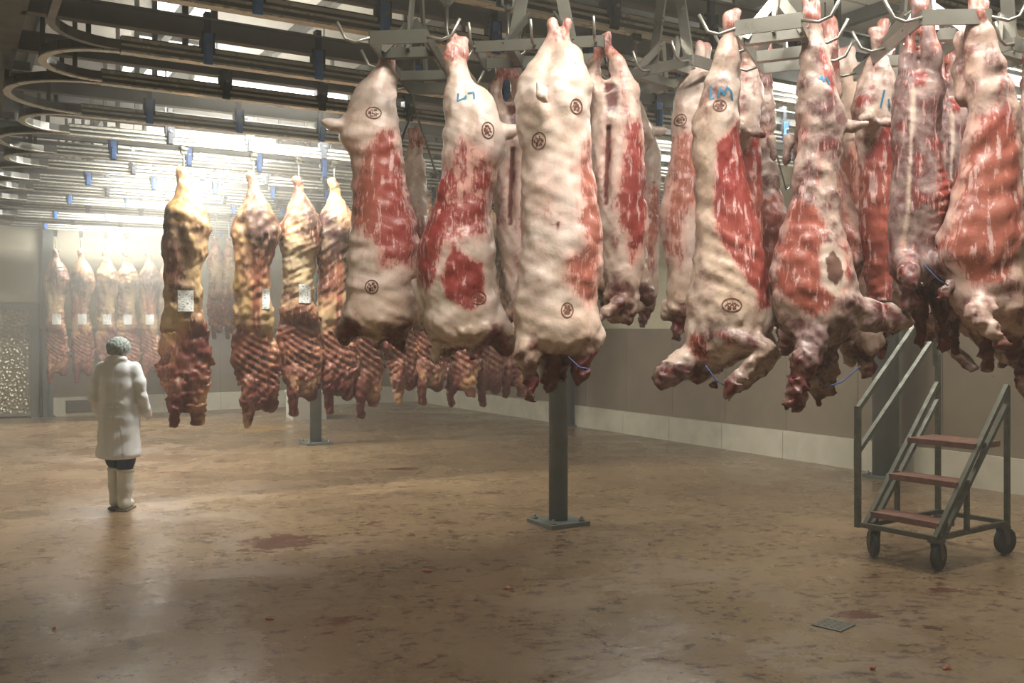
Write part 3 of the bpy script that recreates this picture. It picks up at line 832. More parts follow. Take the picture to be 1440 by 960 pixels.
lamb('B', 'white lamb with broad scarlet streaks, second of the near row', (642, 62), 3.25,
     [(116, 630, 676), (130, 628, 692), (152, 627, 697), (168, 625, 704), (190, 624, 714), (217, 623, 709), (244, 621, 699), (286, 611, 691), (312, 601, 691), (342, 590, 694), (361, 586, 696), (391, 588, 698), (417, 594, 700), (440, 597, 706), (462, 598, 714), (480, 602, 712), (490, 620, 690)],
     [[(632, 66, 0, 7), (633, 82, 0, 8), (640, 104, 0, 12), (648, 132, 0, 24)], [(654, 54, .02, 7), (650, 72, .02, 8), (646, 98, .02, 10), (655, 128, .02, 18)], [(637, 54, .01, 6), (640, 70, .01, 7), (640, 90, .01, 9)],
      [(700, 184, 0, 12), (716, 187, -.01, 9), (725, 184, -.01, 5)], [(692, 452, 0, 26), (708, 478, 0, 17), (714, 492, 0, 8)], [(620, 462, 0, 22), (615, 488, 0, 8), (611, 505, 0, 6)], [(640, 474, .02, 16), (632, 492, .02, 8), (629, 498, .02, 5)],
      [(598, 430, .0, 12), (588, 405, .03, 9), (582, 398, .03, 6)]],
     [(0, [(640, 345), (655, 362), (680, 372), (682, 425), (662, 438), (632, 420), (622, 392)], 4, 1.0), (0, [(612, 395), (602, 410), (586, 395), (584, 355), (600, 312), (612, 286), (620, 250), (634, 262), (632, 330)], 6, .95),
      (0, [(630, 225), (650, 194), (692, 212), (702, 244), (692, 300), (690, 342), (660, 345), (640, 350), (616, 360), (608, 300), (622, 240)], 8, .62), (1, [(695, 455), (724, 470), (724, 505), (690, 508), (676, 480)], 10, .95), (1, [(605, 480), (690, 470), (690, 510), (605, 515)], 12, .6), (1, [(628, 56), (634, 56), (636, 120), (626, 110)], 5, .6),
      (2, [(645, 95), (672, 100), (672, 125), (640, 125)], 14, .35), (2, [(610, 425), (650, 430), (650, 470), (600, 470)], 16, .3), (4, [(595, 430), (720, 430), (720, 500), (595, 500)], 18, .35)],
     stamps=[(687, 190, 8, 11), (674, 420, 10, 9)], marks=[[[(646, 138), (645, 149), (655, 145), (657, 141), (656, 146)], [(659, 138), (667, 136), (668, 146)]]], br=.85, base=(0.12, 0, 0.08), seed=5, tone=(0, .05, 0),
     grooves=[(640, 462, 690, 446, -.1, 8, .008), (668, 128, 690, 150, -.08, 6, .006), (634, 428, 642, 470, -.11, 6, .006)])

lamb('C', 'large cream lamb seen from behind with both hind legs together, above the middle column', (788, 56), 3.05,
     [(84, 757, 812), (97, 745, 818), (114, 734, 826), (135, 727, 830), (162, 726, 830), (189, 730, 830), (216, 734, 830), (259, 733, 837), (299, 732, 845), (338, 731, 849), (378, 729, 846), (406, 725, 841), (430, 721, 838), (453, 721, 846), (473, 724, 849), (489, 730, 846), (505, 745, 835)],
     [[(776, 32, 0, 8), (783, 52, 0, 9), (772, 80, .01, 16), (757, 118, .01, 30)], [(799, 32, .01, 8), (791, 52, 0.01, 9), (797, 80, -.01, 18), (800, 118, -.01, 33)],
      [(752, 470, -.03, 22), (741, 490, -.06, 17), (742, 505, -.06, 15)], [(740, 505, -.05, 10), (746, 535, -.05, 8), (747, 555, -.05, 6.5)], [(780, 480, .0, 26), (772, 515, 0, 15), (770, 540, 0, 10)], [(820, 475, -.02, 26), (814, 505, -.03, 15), (812, 522, -.03, 12), (811, 542, -.03, 2.5)], [(795, 500, .02, 15), (790, 532, .02, 6)],
      [(755, 132, -.13, 4), (758, 147, -.14, 4), (766, 156, -.13, 3)]],
     [(0, [(800, 245), (828, 188), (840, 250), (850, 330), (846, 380), (838, 425), (826, 436), (812, 420), (790, 398), (788, 372), (812, 350), (815, 300)], 9, .75), (3, [(780, 180), (860, 180), (860, 440), (780, 440)], 12, .8), (0, [(735, 230), (800, 225), (800, 320), (745, 320)], 24, .4),
      (2, [(793, 85), (806, 80), (822, 112), (820, 118), (806, 105)], 7, .6), (1, [(735, 470), (755, 465), (765, 485), (758, 500), (735, 495)], 6, .55), (1, [(758, 488), (850, 490), (840, 560), (758, 560)], 12, .9), (1, [(730, 495), (755, 500), (755, 545), (730, 545)], 8, .5), (1, [(770, 24), (805, 24), (800, 60), (776, 60)], 6, .42),
      (1, [(815, 455), (850, 455), (850, 490), (800, 495)], 10, .6), (5, [(760, 290), (790, 285), (790, 305), (765, 305)], 5, .35), (1, [(764, 126), (772, 126), (774, 152), (768, 152)], 4, .8), (1, [(780, 316), (785, 316), (784, 338), (781, 338)], 2, .8), (4, [(720, 420), (850, 420), (850, 540), (720, 540)], 18, .5), (4, [(735, 150), (780, 150), (800, 220), (740, 220)], 18, .35)],
     stamps=[(808, 158, 8, 10), (757, 205, 9, 11), (795, 437, 8, 10)], twines=[(796, 500, 824, 516, -.13)], br=.82, base=(0.16, 0, 0.08), seed=8, tone=(.6, .12, 0),
     grooves=[(778, 58, 766, 104, -.06, 6, .04), (766, 104, 762, 128, -.10, 6, .03), (768, 128, 770, 152, -.105, 6, .05), (740, 205, 800, 212, -.14, 12, .008), (745, 460, 800, 474, -.13, 9, .010), (808, 430, 845, 452, -.12, 8, .008)])

lamb('D', 'lamb with open belly slit and deep red flank, just behind the large cream one', (848, 66), 3.5,
     [(112, 824, 890), (135, 828, 897), (162, 830, 902), (216, 830, 905), (257, 832, 907), (299, 838, 910), (331, 842, 909), (358, 846, 907), (378, 848, 906), (398, 850, 904), (422, 852, 896), (436, 855, 888)],
     [[(836, 56, 0, 6), (842, 72, 0, 6), (834, 92, 0.01, 9), (832, 125, .01, 15)], [(854, 52, 0, 7), (852, 62, 0, 7), (868, 92, -.01, 11), (882, 130, -.01, 17)], [(848, 55, .01, 6), (848, 68, .01, 6)],
      [(870, 425, 0, 20), (868, 440, 0, 12), (862, 448, 0, 8)], [(868, 425, -.05, 11), (850, 440, -.08, 7), (843, 446, -.09, 6)], [(885, 420, 0, 16), (884, 446, 0, 9)]],
     [(0, [(872, 225), (882, 180), (896, 170), (906, 220), (911, 290), (906, 345), (886, 374), (878, 340), (868, 300), (866, 262)], 8, 1.0), (0, [(862, 70), (876, 90), (884, 170), (876, 190), (866, 130)], 6, .62), (1, [(830, 44), (862, 44), (866, 72), (836, 68)], 6, .7), (1, [(844, 112), (868, 122), (868, 160), (848, 168)], 6, .95), (1, [(850, 180), (857, 180), (854, 292), (847, 292)], 2.5, 1.0), (2, [(830, 75), (850, 90), (860, 150), (832, 160)], 10, .5),
      (1, [(846, 365), (905, 400), (905, 455), (846, 455)], 14, .7), (3, [(832, 180), (866, 180), (866, 320), (832, 320)], 10, .8), (0, [(832, 185), (868, 185), (862, 300), (836, 300)], 12, .5)],
     br=.8, base=(0.25, 0, 0.3), seed=11, tone=(.05, .25, 0), grooves=[(854, 182, 850, 284, -.085, 5, .06), (854, 186, 851, 280, -.055, 4, .03), (846, 96, 850, 125, -.04, 8, .05), (858, 118, 862, 152, -.08, 9, .05)])

lamb('F', 'narrow cream lamb with a salmon lower half, hanging left of the blue-marked one', (988, 74), 3.9,
     [(92, 970, 1002), (108, 960, 1004), (130, 949, 1003), (152, 945, 1003), (184, 944, 1000), (203, 945, 998), (230, 941, 996), (257, 938, 994), (282, 930, 992), (309, 928, 990), (344, 931, 990), (370, 938, 992), (405, 938, 990), (431, 936, 984), (448, 940, 980)],
     [[(984, 62, 0, 6), (985, 80, 0, 6), (980, 100, 0, 13), (975, 130, 0, 22)], [(995, 64, .02, 6), (994, 84, .02, 6), (996, 110, .02, 10)], [(958, 440, 0, 17), (953, 462, 0, 8), (952, 474, 0, 7)], [(940, 430, .02, 10), (938, 445, .02, 6)], [(975, 440, .02, 14), (975, 458, .02, 8)]],
     [(0, [(942, 188), (1000, 188), (996, 260), (990, 300), (960, 305), (955, 380), (932, 350), (926, 300), (938, 250)], 10, .8), (3, [(920, 180), (1005, 180), (1005, 380), (920, 380)], 10, .85), (1, [(935, 420), (990, 420), (990, 480), (930, 480)], 14, .7), (1, [(952, 180), (966, 180), (966, 187), (952, 187)], 3, .7), (4, [(925, 380), (995, 380), (995, 450), (925, 450)], 14, .8)],
     stamps=[(954, 173, 7, 8)], marks=[[[(946, 146), (950, 144), (950, 149)]]], br=.85, base=(0.2, 0, 0.05), seed=13, tone=(.4, .12, 0))

lamb('G', 'lamb with blue letters on the thigh and a long crimson strip down the side', (1028, 38), 3.05,
     [(72, 1008, 1037), (90, 1001, 1038), (108, 994, 1039), (130, 986, 1039), (152, 978, 1038), (173, 974, 1039), (203, 972, 1041), (226, 974, 1044), (257, 978, 1048), (285, 980, 1056), (313, 979, 1065), (345, 978, 1073), (387, 972, 1080), (422, 967, 1084), (449, 966, 1088), (475, 966, 1084), (497, 970, 1066), (512, 980, 1040)],
     [[(1024, 22, 0, 7), (1027, 38, 0, 8), (1023, 60, 0, 9), (1018, 90, 0, 16)], [(1036, 17, .01, 8), (1030, 36, .01, 8), (1029, 62, .01, 9), (1026, 96, .01, 16)], [(1036, 40, .09, 6), (1036, 100, .07, 9), (1030, 150, .05, 18)],
      [(985, 492, 0, 22), (962, 510, 0, 20), (940, 526, 0, 18), (932, 535, 0, 12)], [(1030, 470, -.08, 20), (1066, 488, -.1, 12)], [(1066, 490, -.1, 11), (1042, 512, -.1, 11), (1020, 538, -.11, 9), (1014, 549, -.11, 8)], [(1080, 478, .05, 16), (1094, 500, .05, 10), (1070, 525, .05, 9), (1043, 546, .05, 9)], [(1010, 505, .02, 18), (985, 530, .02, 12)], [(1005, 540, .0, 6), (1007, 552, 0, 6)]],
     [(0, [(1004, 205), (1034, 172), (1044, 200), (1050, 250), (1068, 330), (1082, 410), (1074, 432), (1058, 436), (1052, 410), (1040, 396), (1012, 352), (998, 325), (1000, 270)], 5, 1.0), (3, [(990, 300), (1085, 300), (1085, 440), (990, 440)], 30, .3),
      (2, [(985, 110), (1040, 60), (1040, 165), (975, 170)], 16, .52), (2, [(966, 150), (985, 150), (988, 300), (968, 420)], 10, .5), (4, [(970, 150), (1000, 150), (1000, 320), (1045, 400), (1050, 450), (985, 440), (975, 330)], 12, .85), (2, [(966, 440), (1090, 450), (1090, 500), (970, 500)], 16, .6),
      (0, [(966, 470), (985, 478), (992, 505), (975, 505), (966, 490)], 5, .9), (0, [(998, 468), (1010, 468), (1026, 482), (1016, 485)], 4, .9), (1, [(920, 505), (975, 498), (1000, 510), (1000, 560), (920, 560)], 12, .62), (2, [(920, 505), (970, 500), (970, 550), (920, 550)], 10, .9), (1, [(1000, 515), (1050, 500), (1050, 560), (1000, 560)], 10, .55), (1, [(1015, 10), (1045, 8), (1035, 60), (1015, 60)], 7, .45), (0, [(1013, 60), (1036, 55), (1037, 100), (1022, 90)], 6, .5)],
     stamps=[(1007, 154, 9, 8), (1018, 430, 13, 9)], marks=[[[(997, 126), (996, 144), (1000, 142)], [(1006, 142), (1008, 130), (1013, 140), (1017, 128), (1022, 134), (1025, 146)]]], twines=[(984, 512, 1010, 540, -.09)], br=.8, base=(0.15, 0, 0.34), seed=17, tone=(0, .2, 0),
     grooves=[(985, 460, 1030, 462, -.11, 6, .010), (1030, 462, 1072, 480, -.12, 6, .010), (1060, 440, 1048, 470, -.1, 6, .010)], ribs=[(985, 320, 1065, 430, 20, .5, .0025)])

lamb('J', 'large lamb with an oval dark patch on its red shoulder, nearest of the right cluster', (1140, 22), 2.95,
     [(62, 1128, 1160), (81, 1129, 1163), (100, 1126, 1168), (122, 1122, 1175), (149, 1122, 1184), (176, 1124, 1187), (203, 1125, 1184), (230, 1120, 1180), (257, 1116, 1178), (291, 1108, 1181), (335, 1096, 1188), (370, 1087, 1198), (405, 1085, 1206), (430, 1088, 1210), (455, 1096, 1206), (475, 1106, 1190), (490, 1118, 1172)],
     [[(1131, 2, 0, 8), (1136, 22, 0, 8), (1139, 45, 0, 11), (1144, 80, 0, 17)], [(1147, 4, .01, 9), (1145, 24, .01, 9), (1150, 50, .01, 10), (1156, 90, .01, 14)],
      [(1180, 430, 0, 26), (1216, 443, -.01, 22), (1250, 448, -.02, 17), (1272, 452, -.02, 10)], [(1136, 470, -.05, 24), (1122, 505, -.08, 18), (1108, 545, -.09, 12), (1100, 562, -.09, 10)], [(1122, 510, -.06, 12), (1114, 556, -.06, 10), (1113, 573, -.06, 6)], [(1150, 480, .06, 20), (1150, 520, .06, 10), (1158, 552, .06, 9), (1160, 568, .06, 5)], [(1168, 470, .05, 22), (1172, 520, .05, 12), (1174, 548, .05, 8)], [(1196, 180, -.02, 9), (1210, 178, -.05, 7)],
      [(1118, 190, .06, 9), (1112, 230, .06, 5)]],
     [(0, [(1112, 282), (1140, 296), (1152, 318), (1140, 360), (1142, 400), (1160, 418), (1150, 440), (1128, 446), (1100, 430), (1086, 400), (1094, 345)], 6, .95), (3, [(1085, 280), (1165, 280), (1165, 450), (1085, 450)], 12, .55), (0, [(1170, 330), (1184, 340), (1190, 380), (1180, 410), (1164, 420)], 6, .8),
      (5, [(1147, 365), (1158, 354), (1170, 368), (1172, 390), (1160, 405), (1148, 394)], 4, 1.0), (0, [(1144, 352), (1158, 346), (1175, 360), (1176, 400), (1160, 414), (1144, 402)], 3, 0.0), (2, [(1144, 352), (1158, 346), (1175, 360), (1176, 400), (1160, 414), (1144, 402)], 4, 0.0),
      (2, [(1124, 60), (1165, 60), (1186, 150), (1182, 240), (1165, 270), (1140, 200), (1120, 150)], 14, .68), (4, [(1130, 190), (1180, 190), (1190, 350), (1150, 350)], 12, .6), (0, [(1146, 70), (1160, 80), (1170, 130), (1160, 140), (1150, 110)], 5, .9), (0, [(1145, 210), (1150, 214), (1146, 265), (1140, 270)], 4, .8), (0, [(1124, 160), (1136, 150), (1136, 200), (1120, 210)], 5, .6),
      (2, [(1095, 440), (1205, 430), (1205, 500), (1100, 590)], 14, .8), (1, [(1090, 545), (1125, 545), (1125, 580), (1090, 580)], 8, .5), (1, [(1200, 450), (1285, 458), (1285, 480), (1190, 490)], 8, .7), (2, [(1205, 425), (1270, 430), (1280, 460), (1215, 470)], 10, .7), (1, [(1150, 480), (1200, 480), (1190, 580), (1140, 580)], 10, .5), (1, [(1124, 0), (1155, 0), (1150, 50), (1128, 50)], 7, .42)],
     marks=[[[(1146, 117), (1149, 112), (1151, 120), (1156, 114), (1160, 124)]]], twines=[(1150, 545, 1200, 515, -.04)], br=.8, base=(0.24, 0.06, 0.55), seed=19, tone=(.15, .3, 0),
     grooves=[(1150, 60, 1162, 130, -.07, 5, .012), (1110, 300, 1090, 380, -.1, 6, .008), (1100, 450, 1150, 480, -.12, 7, .010), (1165, 270, 1188, 340, -.1, 6, .006)])

lamb('M', 'lamb with teal marks on a marbled thigh and a plain red body', (1236, 56), 3.3,
     [(81, 1221, 1249), (108, 1213, 1254), (130, 1203, 1255), (152, 1198, 1254), (170, 1200, 1253), (190, 1206, 1254), (217, 1210, 1255), (257, 1209, 1255), (300, 1209, 1255), (335, 1210, 1255), (379, 1216, 1254), (409, 1220, 1252), (425, 1226, 1248)],
     [[(1228, 44, 0, 7), (1233, 58, 0, 7), (1230, 85, 0, 10), (1225, 120, 0, 18)], [(1245, 34, .01, 8), (1240, 54, .01, 8), (1241, 85, .01, 9), (1240, 120, .01, 14)], [(1214, 174, -.06, 9), (1205, 173, -.1, 7), (1198, 176, -.1, 5)], [(1230, 178, -.08, 7), (1238, 182, -.09, 5)], [(1236, 420, 0, 14), (1240, 450, 0, 9)]],
     [(0, [(1226, 190), (1256, 165), (1258, 420), (1220, 420), (1206, 330), (1206, 250)], 6, 1.0), (3, [(1200, 230), (1258, 230), (1258, 425), (1200, 425)], 16, .5), (2, [(1200, 110), (1252, 70), (1256, 150), (1196, 160)], 14, .48), (0, [(1222, 75), (1232, 75), (1226, 120), (1214, 140)], 5, .7), (0, [(1200, 140), (1214, 136), (1216, 150), (1202, 155)], 4, .8), (1, [(1222, 36), (1252, 30), (1246, 74), (1226, 74)], 6, .5)],
     marks=[[[(1235, 132), (1229, 157)], [(1241, 144), (1244, 160)]]], br=.85, base=(0.22, 0.04, 0.45), seed=23, tone=(0, .2, 0))

lamb('N', 'lamb seen from the back with a pale spine line and parted legs', (1294, 22), 2.95,
     [(104, 1264, 1326), (120, 1261, 1327), (135, 1259, 1325), (163, 1255, 1324), (190, 1256, 1321), (217, 1257, 1321), (244, 1256, 1328), (260, 1254, 1334), (280, 1252, 1337), (304, 1250, 1331), (335, 1250, 1320), (352, 1250, 1316), (379, 1252, 1322), (400, 1262, 1318)],
     [[(1289, 2, 0, 8), (1292, 16, 0, 8), (1282, 45, 0, 8), (1277, 80, 0, 10), (1276, 115, 0, 16)], [(1300, 0, .01, 9), (1297, 16, .01, 8), (1303, 45, 0, 10), (1310, 85, 0, 14), (1308, 118, 0, 18)],
      [(1268, 370, -.04, 16), (1260, 388, -.1, 14), (1257, 398, -.13, 13)], [(1310, 372, -.06, 17), (1336, 380, -.09, 9)], [(1336, 380, -.09, 9), (1316, 400, -.11, 7), (1302, 416, -.12, 8)], [(1266, 405, -.06, 9), (1268, 430, -.06, 7)], [(1290, 400, .02, 20), (1295, 430, .02, 12), (1300, 478, .03, 8)], [(1320, 400, .04, 16), (1330, 440, .04, 8), (1338, 488, .04, 8)]],
     [(2, [(1250, 30), (1330, 30), (1330, 400), (1250, 400)], 10, .78), (2, [(1273, 125), (1276, 125), (1271, 240), (1264, 352), (1261, 352), (1268, 240)], 2.2, 0.0), (0, [(1273, 125), (1276, 125), (1271, 240), (1264, 352), (1261, 352), (1268, 240)], 1.5, 0.0), (0, [(1308, 190), (1322, 200), (1338, 270), (1330, 330), (1310, 340), (1298, 290)], 8, .85), (3, [(1300, 190), (1340, 190), (1340, 340), (1300, 340)], 10, .3), (0, [(1276, 100), (1300, 98), (1298, 118), (1286, 140), (1276, 120)], 5, .9), (1, [(1245, 378), (1272, 372), (1274, 410), (1244, 412)], 6, .62), (1, [(1255, 400), (1345, 400), (1345, 500), (1255, 500)], 10, .8), (1, [(1286, 0), (1306, 0), (1304, 26), (1288, 26)], 6, .45), (0, [(1256, 340), (1268, 340), (1268, 372), (1256, 372)], 5, .7)],
     twines=[(1274, 376, 1304, 404, -.13)], br=.8, base=(0.35, 0.26, 0.75), seed=29, tone=(.1, .3, 0), ribs=[(1296, 235, 1340, 335, 13, -.35, .004)],
     grooves=[(1287, 30, 1286, 100, -.02, 5, .03), (1274, 140, 1266, 340, -.13, 3, .006), (1278, 140, 1270, 340, -.13, 3, -.004), (1300, 350, 1330, 372, -.1, 6, .010), (1257, 398, 1257, 399, -.165, 7, .018), (1284, 130, 1318, 160, -.12, 7, .006)])

lamb('P', 'broad lamb with a tan-red flank, frontmost at the right edge', (1376, 24), 2.85,
     [(60, 1363, 1394), (81, 1362, 1401), (108, 1360, 1413), (125, 1360, 1424), (149, 1361, 1431), (176, 1360, 1432), (203, 1357, 1433), (230, 1352, 1433), (257, 1347, 1432), (291, 1336, 1432), (335, 1320, 1436), (361, 1321, 1436), (387, 1334, 1438), (414, 1338, 1442), (440, 1342, 1444), (458, 1360, 1440)],
     [[(1370, 2, 0, 9), (1372, 20, 0, 9), (1371, 45, .01, 10), (1372, 85, .01, 14)], [(1384, 4, .01, 9), (1379, 22, 0, 9), (1383, 50, -.01, 11), (1390, 95, -.01, 20)], [(1364, 40, .06, 7), (1362, 90, .06, 9), (1368, 130, .05, 14)],
      [(1362, 432, -.08, 18), (1346, 436, -.1, 12)], [(1346, 440, -.1, 12), (1366, 462, -.11, 10), (1384, 484, -.11, 8)], [(1400, 440, 0, 26), (1420, 460, 0, 18), (1440, 455, 0, 12)], [(1385, 450, .05, 20), (1400, 500, .05, 9), (1402, 520, .05, 8)], [(1430, 455, .05, 16), (1436, 500, .05, 9)]],
     [(0, [(1364, 165), (1410, 160), (1420, 200), (1424, 300), (1410, 370), (1384, 400), (1352, 405), (1330, 370), (1318, 345), (1340, 290), (1354, 220)], 8, .95), (3, [(1318, 200), (1426, 200), (1426, 410), (1318, 410)], 26, .75), (2, [(1360, 50), (1395, 50), (1426, 130), (1410, 165), (1364, 165)], 12, .55), (4, [(1412, 150), (1440, 150), (1440, 450), (1412, 450)], 8, .9), (2, [(1335, 390), (1440, 380), (1440, 440), (1345, 440)], 14, .42), (1, [(1405, 425), (1445, 405), (1445, 480), (1400, 480)], 10, .62), (1, [(1380, 455), (1445, 465), (1445, 530), (1380, 530)], 10, .85), (1, [(1364, 0), (1394, 0), (1388, 50), (1366, 50)], 6, .5), (0, [(1396, 95), (1406, 100), (1392, 160), (1384, 160)], 4, .7)],
     br=.8, base=(0.32, 0.08, 0.45), seed=31, tone=(.3, .3, 0), grooves=[(1400, 110, 1388, 160, -.08, 5, .008), (1345, 405, 1400, 420, -.12, 8, .010), (1372, 60, 1366, 140, -.07, 4, .012)])

# the lambs behind the front ones
for a in (
    ('B', 'small pale lamb hanging far back, seen in the gap left of the scarlet-streaked lamb', 586, 188, 4.9, 2.6, .95),
    ('F', 'tan lamb half hidden behind the left side of the scarlet-streaked lamb', 648, 90, 4.0, 2.2, 1.05),
    ('D', 'tan lamb with dark open belly, hidden between the streaked and the large cream lamb', 710, 98, 4.1, .25, 1.15),
    ('M', 'plain red lamb deep behind the left edge of the large cream lamb', 728, 110, 4.6, 1.2, 1.25),
    ('A', 'dark-rumped lamb behind the red-flanked open one, only its lower end showing', 866, 100, 4.5, 2.8, 1.06),
    ('F', 'small greyish lamb hanging far back between the red-flanked and the narrow cream lamb', 917, 186, 4.9, .9, .85),
    ('M', 'lamb with purple thigh close behind the blue-lettered one', 1052, 70, 3.45, .2, 1.05),
    ('J', 'grey-white lamb with a thin red edge, second behind the blue-lettered one', 1076, 72, 3.75, 2.5, .98),
    ('P', 'lamb close behind the oval-patched one, its dark neck showing underneath', 1166, 52, 3.4, 2.3, 1.1),
    ('F', 'tan-footed lamb at the back between the oval-patched and the teal-marked lamb', 1194, 84, 3.9, 1.9, 1.1),
    ('N', 'dark lamb behind the pale-spined one, thin forelegs dangling', 1332, 66, 3.3, .5, 1.03),
    ('G', 'shadowed lamb behind the broad tan-red one at the right edge', 1392, 74, 3.5, 2.0, 1.0),
    ('J', 'dark lamb cut off by the right edge of the picture', 1452, 60, 3.2, .4, 1.0),
    ('P', 'lamb deep in the right cluster behind the teal-marked one', 1262, 96, 4.0, 1.3, 1.15)):
    again(*a)

# ================================================================== LAMB TREES (hanging frames) AND CHAINS
def chain_link(r=.012, L=.055, W=.026):
    pts = []
    for i in range(16):
        a = 2 * math.pi * i / 16
        pts.append((W * math.cos(a), 0, (L - W) * (1 if math.sin(a) > 0 else -1) * (abs(math.sin(a)) > 1e-6) + W * math.sin(a)))
    me = MB().tube(pts, r * .55, 6, closed=True).mesh('link'); me.materials.append(M['steel'])
    return me
LINK = chain_link()
def hook_rod(sgn, L=.11):
    return [(0, 0, 0), (sgn * L * .45, 0, -.012), (sgn * L * .75, 0, 0), (sgn * L, 0, .055)]
def tree(label, a, b, wd, dark, post=None):
    """long flat frame from a to b with hooks on both sides, carried by straps and a post from the rail above"""
    a, b = Vector(a), Vector(b); c = (a + b) / 2; L = (b - a).length; rz = math.atan2((b - a).y, (b - a).x) - math.pi / 2
    t = empty('carcass_hanger', c, rz); tag(t, label, 'hanger', 'steel hanging frames'); m = M['dsteel'] if dark else M['stainless']
    h = L / 2; q = wd / 2
    for s_ in (-1, 1):
        MB().bar((s_ * q, -h, 0), (s_ * q, h, 0), .008, .04).build('side_bar', m, t)
        MB().bar((-q, s_ * h, 0), (q, s_ * h, 0), .008, .045).build('end_bar', m, t)
    MB().bar((-q, -h * .45, 0), (q, -h * .45, 0), .03, .035).build('cross_bar', m, t)
    MB().bar((-q, h * .45, 0), (q, h * .45, 0), .03, .035).build('cross_bar', m, t)
    top = RZ - c.z - .06
    for s_ in (-1, 1):
        MB().bar((0, s_ * h * .5, 0), (0, s_ * .03, .42), .045, .01, (1, 0, 0)).build('strap', m, t)
        MB().bar((-q * .95, s_ * h * .55, .0), (0, s_ * h * .2, .14), .03, .008, (0, 1, 0)).build('brace', m, t)
        MB().bar((q * .95, s_ * h * .55, .0), (0, s_ * h * .2, .14), .03, .008, (0, 1, 0)).build('brace', m, t)
    MB().bar((0, 0, .38), (0, 0, top), .05, .012, (0, 1, 0)).build('post', m, t)
    MB().tube([(-.04, 0, top - .02), (.04, 0, top - .02)], .045, 14).build('trolley_wheel', M['dsteel'], t)
    for s_ in (-1, 1):
        for y in (-h, -h * .05, h * .9):
            MB().tube([(s_ * q + p[0], y + p[1], p[2]) for p in hook_rod(s_)], .0055, 7).build('hook', M['stainless'], t)
    return t
zt = 2.66
def pz(px, py, z): 
    d = (z - EYE) * F / (HOR - py); return at(px, py, d)
tree('dark steel hanging frame carrying the two leftmost near lambs', pz(560, 52, zt), pz(610, 124, zt), .19, True)
tree('dark steel hanging frame behind the large cream lamb', pz(676, 78, 2.72), pz(850, 70, 2.72), .22, True)
tree('pale steel hanging frame with a bent rod, left of the narrow cream lamb', pz(890, 118, 2.74), pz(1000, 92, 2.74), .24, False)
tree('bright steel hanging frame between the blue-lettered and the oval-patched lamb', pz(1080, 34, 2.6), pz(1112, 90, 2.6), .19, False)
tree('steel hanging frame slanting behind the pale-spined lamb', pz(1345, 24, 2.62), pz(1240, 105, 2.62), .2, False)
tree('steel hanging frame at the right edge behind the broad tan-red lamb', pz(1448, 68, 2.66), pz(1350, 92, 2.66), .2, False)

def chain_hook(label, px, py_hook, d, n=None):
    p = at(px, py_hook, d); t = empty('chain_hook', p, .4); tag(t, label, 'hook', 'hooks on short chains')
    pts = [(.0, 0, .16), (0, 0, .06), (.012, 0, .0), (.045, 0, -.035), (.075, 0, -.015), (.08, 0, .035)]
    MB().tube(pts, .008, 7).build('hook', M['stainless'], t)
    MB().tube([(.0, 0, .15), (0, 0, .175)], .014, 8).build('swivel', M['steel'], t)
    z = .215; i = 0
    while p.z + z < RZ - .02:
        link('link', LINK, None, t, (0, 0, z), math.pi / 2 * (i % 2)); z += .082; i += 1
    MB().box(-.03, .03, -.02, .02, RZ - p.z - .09, RZ - p.z - .03).build('trolley', M['dsteel'], t)
def on_rail(px, py, u0):          # depth at which a pixel column meets the rail at u0
    rx = (px - 720) / F
    return u0 / (-rx * ST + CT)
for px, py, u0, lab in ((628, 62, 3.47, 'bright chain with open hook right of the dark hanging frame'), (714, 66, 3.47, 'bright chain with open hook above the tan open-bellied lamb'), (894, 96, 4.68, 'dark chain with open hook above the red-flanked lamb'), (1338, 82, 4.68, 'chain with open hook behind the pale-spined lamb')):
    chain_hook(lab, px, py, on_rail(px, py, u0))
for px, py, u0, lab in ((582, 150, 5.5, 'thin wire spreader hanging in the gap right of the leftmost lamb'), (1085, 190, 5.5, 'thin wire spreader hanging in the gap under the right tube light'), (1395, 60, 4.68, 'crossed wire spreader in front of the right tube light')):
    p = at(px, py, on_rail(px, py, u0)); t = empty('wire_spreader', p, TH); tag(t, lab, 'hanger', 'wire spreaders')
    MB().tube([(0, 0, 0), (0, 0, RZ - p.z - .03)], .008, 6).build('stem', M['steel'], t)
    for s_ in (-1, 1): MB().tube([(0, 0, 0), (s_ * .02, 0, -.05), (s_ * .16, 0, -.42), (s_ * .2, 0, -.4)], .007, 6).build('arm', M['steel'], t)

